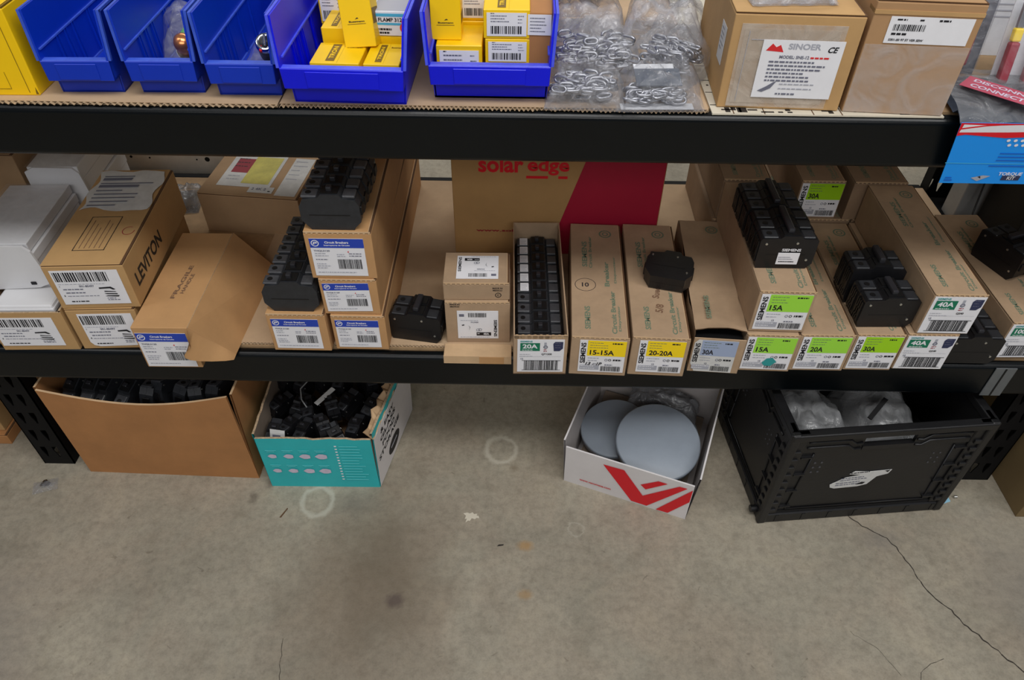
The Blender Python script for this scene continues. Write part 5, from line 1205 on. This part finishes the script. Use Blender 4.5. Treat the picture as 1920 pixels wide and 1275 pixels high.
# --- black folding crate
def crate():
    w, d, h = 0.352, 0.265, 0.255
    t = thing('folding_crate', 'black plastic folding crate with a torn white label on its front', 'crate', (0.628, 0.783, 0), 6)
    m = 'crate_black'
    def wallp(name, X, W, handle):
        b = MB(); th = 0.004
        # panel with recessed frame, ribs and rim
        b.box(0.014, W-0.014, 0.030, h-0.052, -0.010, -0.006, m, X)            # recessed main panel
        b.box(0, W, 0, 0.026, -0.012, 0, m, X, bev=0.002, seg=1)               # bottom rail
        b.box(0, W, 0.026, 0.031, -0.012, -0.004, m, X)
        b.box(0, 0.030, 0.026, h, -0.012, -0.002, m, X, bev=0.0015, seg=1); b.box(W-0.030, W, 0.026, h, -0.012, -0.002, m, X, bev=0.0015, seg=1)
        hw = 0.045 if handle else 0.0
        z0, z1 = h-0.052, h-0.014
        if handle:
            b.box(0.03, W/2-hw, z0, z1, -0.010, -0.004, m, X); b.box(W/2+hw, W-0.03, z0, z1, -0.010, -0.004, m, X)
            b.box(W/2-hw, W/2+hw, z0, z0+0.010, -0.012, -0.002, m, X)
        else: b.box(0.03, W-0.03, z0, z1, -0.010, -0.004, m, X)
        b.box(0, W, h-0.015, h, -0.014, 0.003, m, X, bev=0.0025, seg=2)         # rim
        # curved ribs of the frame
        for dz, zz in ((0, 0), (-0.014, 0)):
            pts = []
            for i in range(25):
                f = i/24; x = 0.034+(W-0.068)*f; z = h-0.024+dz+0.006*math.cos((f-0.5)*math.pi*4)*(1 if 0.25 < f < 0.75 else 0)-0.010*(1 if 0.25 < f < 0.75 else 0)*0.6
                pts.append(tuple(X @ Vector((x, z, -0.003))))
            if handle: pts2 = pts[:9]; pts3 = pts[16:]; b.tube(pts2, 0.0022, m, 6); b.tube(pts3, 0.0022, m, 6)
            else: b.tube(pts, 0.0022, m, 6)
        b.tube([tuple(X @ Vector(p)) for p in ((0.052, h-0.058, -0.005), (0.044, 0.036, -0.005), (W-0.044, 0.036, -0.005), (W-0.052, h-0.058, -0.005))], 0.0018, m, 6)
        # hinge teeth up both ends
        for k in range(9):
            z = 0.034+k*0.021
            b.box(0.006, 0.024, z, z+0.010, -0.003, 0.0015, m, X, bev=0.001, seg=1); b.box(W-0.024, W-0.006, z, z+0.010, -0.003, 0.0015, m, X, bev=0.001, seg=1)
        for k in range(4):
            z = 0.045+k*0.048; b.box(0.030, 0.050, z, z+0.003, -0.008, -0.001, m, X); b.box(W-0.050, W-0.030, z, z+0.003, -0.008, -0.001, m, X)
        for k in range(int(W/0.05)):
            b.box(0.03+k*0.05, 0.036+k*0.05, 0.004, 0.022, -0.002, 0.0008, m, X)
        # raised dimples
        for r in range(3):
            for c2 in range(2):
                b.cyl(0.0022, 0.0008, 'crate_scuff', X @ T(0.062+c2*0.012, h-0.085-r*0.013, -0.006), n=8); b.cyl(0.0018, 0.0008, 'crate_scuff', X @ T(W-0.080+c2*0.012, h-0.080-r*0.013, -0.006), n=8)
        b.build(name, t)
    wallp('side_wall', FRONT(-w/2, 0, 0), w, True)
    wallp('side_wall', LEFT(d, 0, -w/2), d, False)
    wallp('side_wall', basis((0, 1, 0), (0, 0, 1), (1, 0, 0), (w/2, 0, 0)), d, False)
    wallp('side_wall', basis((-1, 0, 0), (0, 0, 1), (0, 1, 0), (w/2, d, 0)), w, False)
    b = MB(); b.box(-w/2+0.012, w/2-0.012, 0.012, d-0.012, 0.002, 0.008, 'crate_inner'); b.build('base', t)
    for x, y in ((-w/2+0.006, 0.004), (w/2-0.006, 0.004), (-w/2+0.006, d-0.004), (w/2-0.006, d-0.004)): 
        b = MB(); b.box(x-0.008, x+0.008, y-0.006, y+0.006, 0.001, h+0.001, m, bev=0.003); b.build('corner_post', t)
    b = MB(); b.cyl(0.007, 0.012, m, T(-w/2-0.012, 0.02, 0.020) @ Matrix.Rotation(R_(90), 4, 'Y'), n=12); b.build('latch', t)
    X = FRONT(-0.066, 0.088, 0.0052) @ Matrix.Rotation(R_(4), 4, 'Z')
    label(t, X, 0.105, 0.048, [('l', 0.30, 0.86, 0.5, 1, 0.1, 'ink', 0.05), ('l', 0.16, 0.58, 0.5, 2, 0.12, 'ink_grey', 0.05), ('l', 0.10, 0.30, 0.56, 2, 0.12, 'ink_grey', 0.05), ('p', [(0.45, 0.14), (0.55, 0.28), (0.62, 0.24), (0.58, 0.12)], 'ink'), ('p', [(0.88, 0.84), (0.97, 0.86), (0.94, 0.72)], 'ink')], seed=91, base='label_used', name='torn_label',
          corners=[(0.02, 0.12), (0.10, 0.02), (0.5, 0.0), (0.66, 0.08), (0.78, 0.52), (0.96, 0.62), (1.0, 0.86), (0.62, 0.88), (0.36, 1.0), (0.28, 0.84), (0.5, 0.72), (0.24, 0.66), (0.0, 0.30)], lab='torn white label')
    b = MB(); b.box(-w/2+0.016, w/2-0.016, 0.016, d-0.016, 0.0085, 0.11, 'crate_inner'); b.build('inner_tray', t)
    return t
cr = crate()
bag('plastic_bag', 'shiny clear bag filling the front left of the black crate', *in_box(cr, -0.088, 0.112, 0.1105), 0.125, 0.19, 0.115, 10, 41, m='film_crate', crumple=0.16)
bag('plastic_bag', 'crumpled clear bag in the middle of the black crate', *in_box(cr, 0.044, 0.104, 0.1105), 0.130, 0.17, 0.112, -4, 42, m='film_crate', crumple=0.16)
b = MB(); b.box(-0.004, 0.004, 0, 0.055, 0, 0.002, 'breaker_dark'); o = b.build('black_strip', loc=in_box(cr, -0.012, 0.055, 0.218), rot=(R_(10), 0, R_(-45))); tag(o, 'short black strip lying on the middle bag in the crate', 'strip')

# --- cartons at the frame edges
t = carton('floor_carton', 'plain olive brown carton on the floor right of the rack post', 0.30, 0.34, 0.30, (1.092, 0.790, 0), 0.5, card='card_olive')
t = carton('floor_carton', 'low brown board carton on the floor left of the rack post', 0.40, 0.30, 0.028, (-1.215, 0.918, 0), 0, card='card_brown')
t = carton('floor_carton', 'mustard carton resting on the low board carton at left', 0.40, 0.28, 0.12, (-1.222, 0.930, 0.0285), 0, card='card_gold')

# --- litter on the floor
t = thing('nut_packet', 'tiny clear packet of shiny nuts on the floor before the left post', 'packet', (-0.900, 0.818, 0.0003), 20)
b = MB()
for x, y in ((-0.004, 0.002), (0.006, 0.0), (0.0, 0.008)):
    n = 6; vs = [(x+r*math.cos(math.pi/3*i), y+r*math.sin(math.pi/3*i), z) for r, z in ((0.005, 0), (0.005, 0.004), (0.0025, 0.004), (0.0025, 0)) for i in range(n)]
    b.add(vs, [(k*n+i, k*n+(i+1) % n, (k+1)*n+(i+1) % n, (k+1)*n+i) for k in range(3) for i in range(n)], 'chrome', T(0, 0, 0.001))
b.build('nuts', t)
b = MB(); nx = 10; vs = [(-0.022+0.044*i/nx, -0.014+0.028*j/nx, 0.006*max(0, (1-(2*i/nx-1)**2))*max(0, (1-(2*j/nx-1)**2))+0.0012*noise.noise(Vector((i*0.7, j*0.7, 1)))+0.0012) for j in range(nx+1) for i in range(nx+1)]
b.add(vs, [(j*(nx+1)+i, j*(nx+1)+i+1, (j+1)*(nx+1)+i+1, (j+1)*(nx+1)+i) for j in range(nx) for i in range(nx)], 'film_clear', I4, True); b.build('film', t)
def scrap(name, lab, x, y, pts, m, rz=0, th=0.0008, cat='scrap'):
    b = MB(); b.prism(pts, 0.0002, th, m); o = b.build(name, loc=(x, y, 0.0), rot=(0, 0, R_(rz))); return tag(o, lab, cat)
scrap('paper_scrap', 'pale ragged paper scrap on the open floor in the middle', -0.078, 0.768, [(-0.016, 0.006), (-0.011, 0.001), (-0.013, -0.006), (-0.009, -0.005), (-0.011, -0.013), (-0.006, -0.009), (-0.003, -0.010), (0.0, -0.004), (0.006, -0.006), (0.009, -0.003), (0.014, -0.004), (0.013, 0.001), (0.009, 0.002), (0.010, 0.006), (0.004, 0.005), (0.001, 0.009), (-0.004, 0.006), (-0.009, 0.008)], 'paper_cream')
scrap('paper_scrap', 'blue and white paper scrap on the floor by the crate corner', 0.822, 0.826, [(-0.016, -0.008), (0.008, -0.010), (0.014, 0.004), (-0.006, 0.010)], 'scrap_blue', 25)
scrap('debris_chip', 'dark sliver of debris right of the pale paper scrap', -0.023, 0.708, [(-0.006, -0.0015), (0.005, 0.0005), (0.006, 0.003), (-0.003, 0.002)], 'dark_print')
scrap('debris_chip', 'thin brown splinter on the floor below the teal carton', -0.430, 0.768, [(-0.0015, -0.011), (0.0015, -0.010), (0.002, 0.011), (0.0, 0.012)], 'tan_line', -22)
b = MB(); b.cyl(0.003, 0.006, 'screw', T(0, 0, 0.003) @ Matrix.Rotation(R_(90), 4, 'Y'), n=10); o = b.build('small_screw', loc=(0.842, 0.829, 0.0002)); tag(o, 'tiny bright screw beside the blue paper scrap', 'screw')
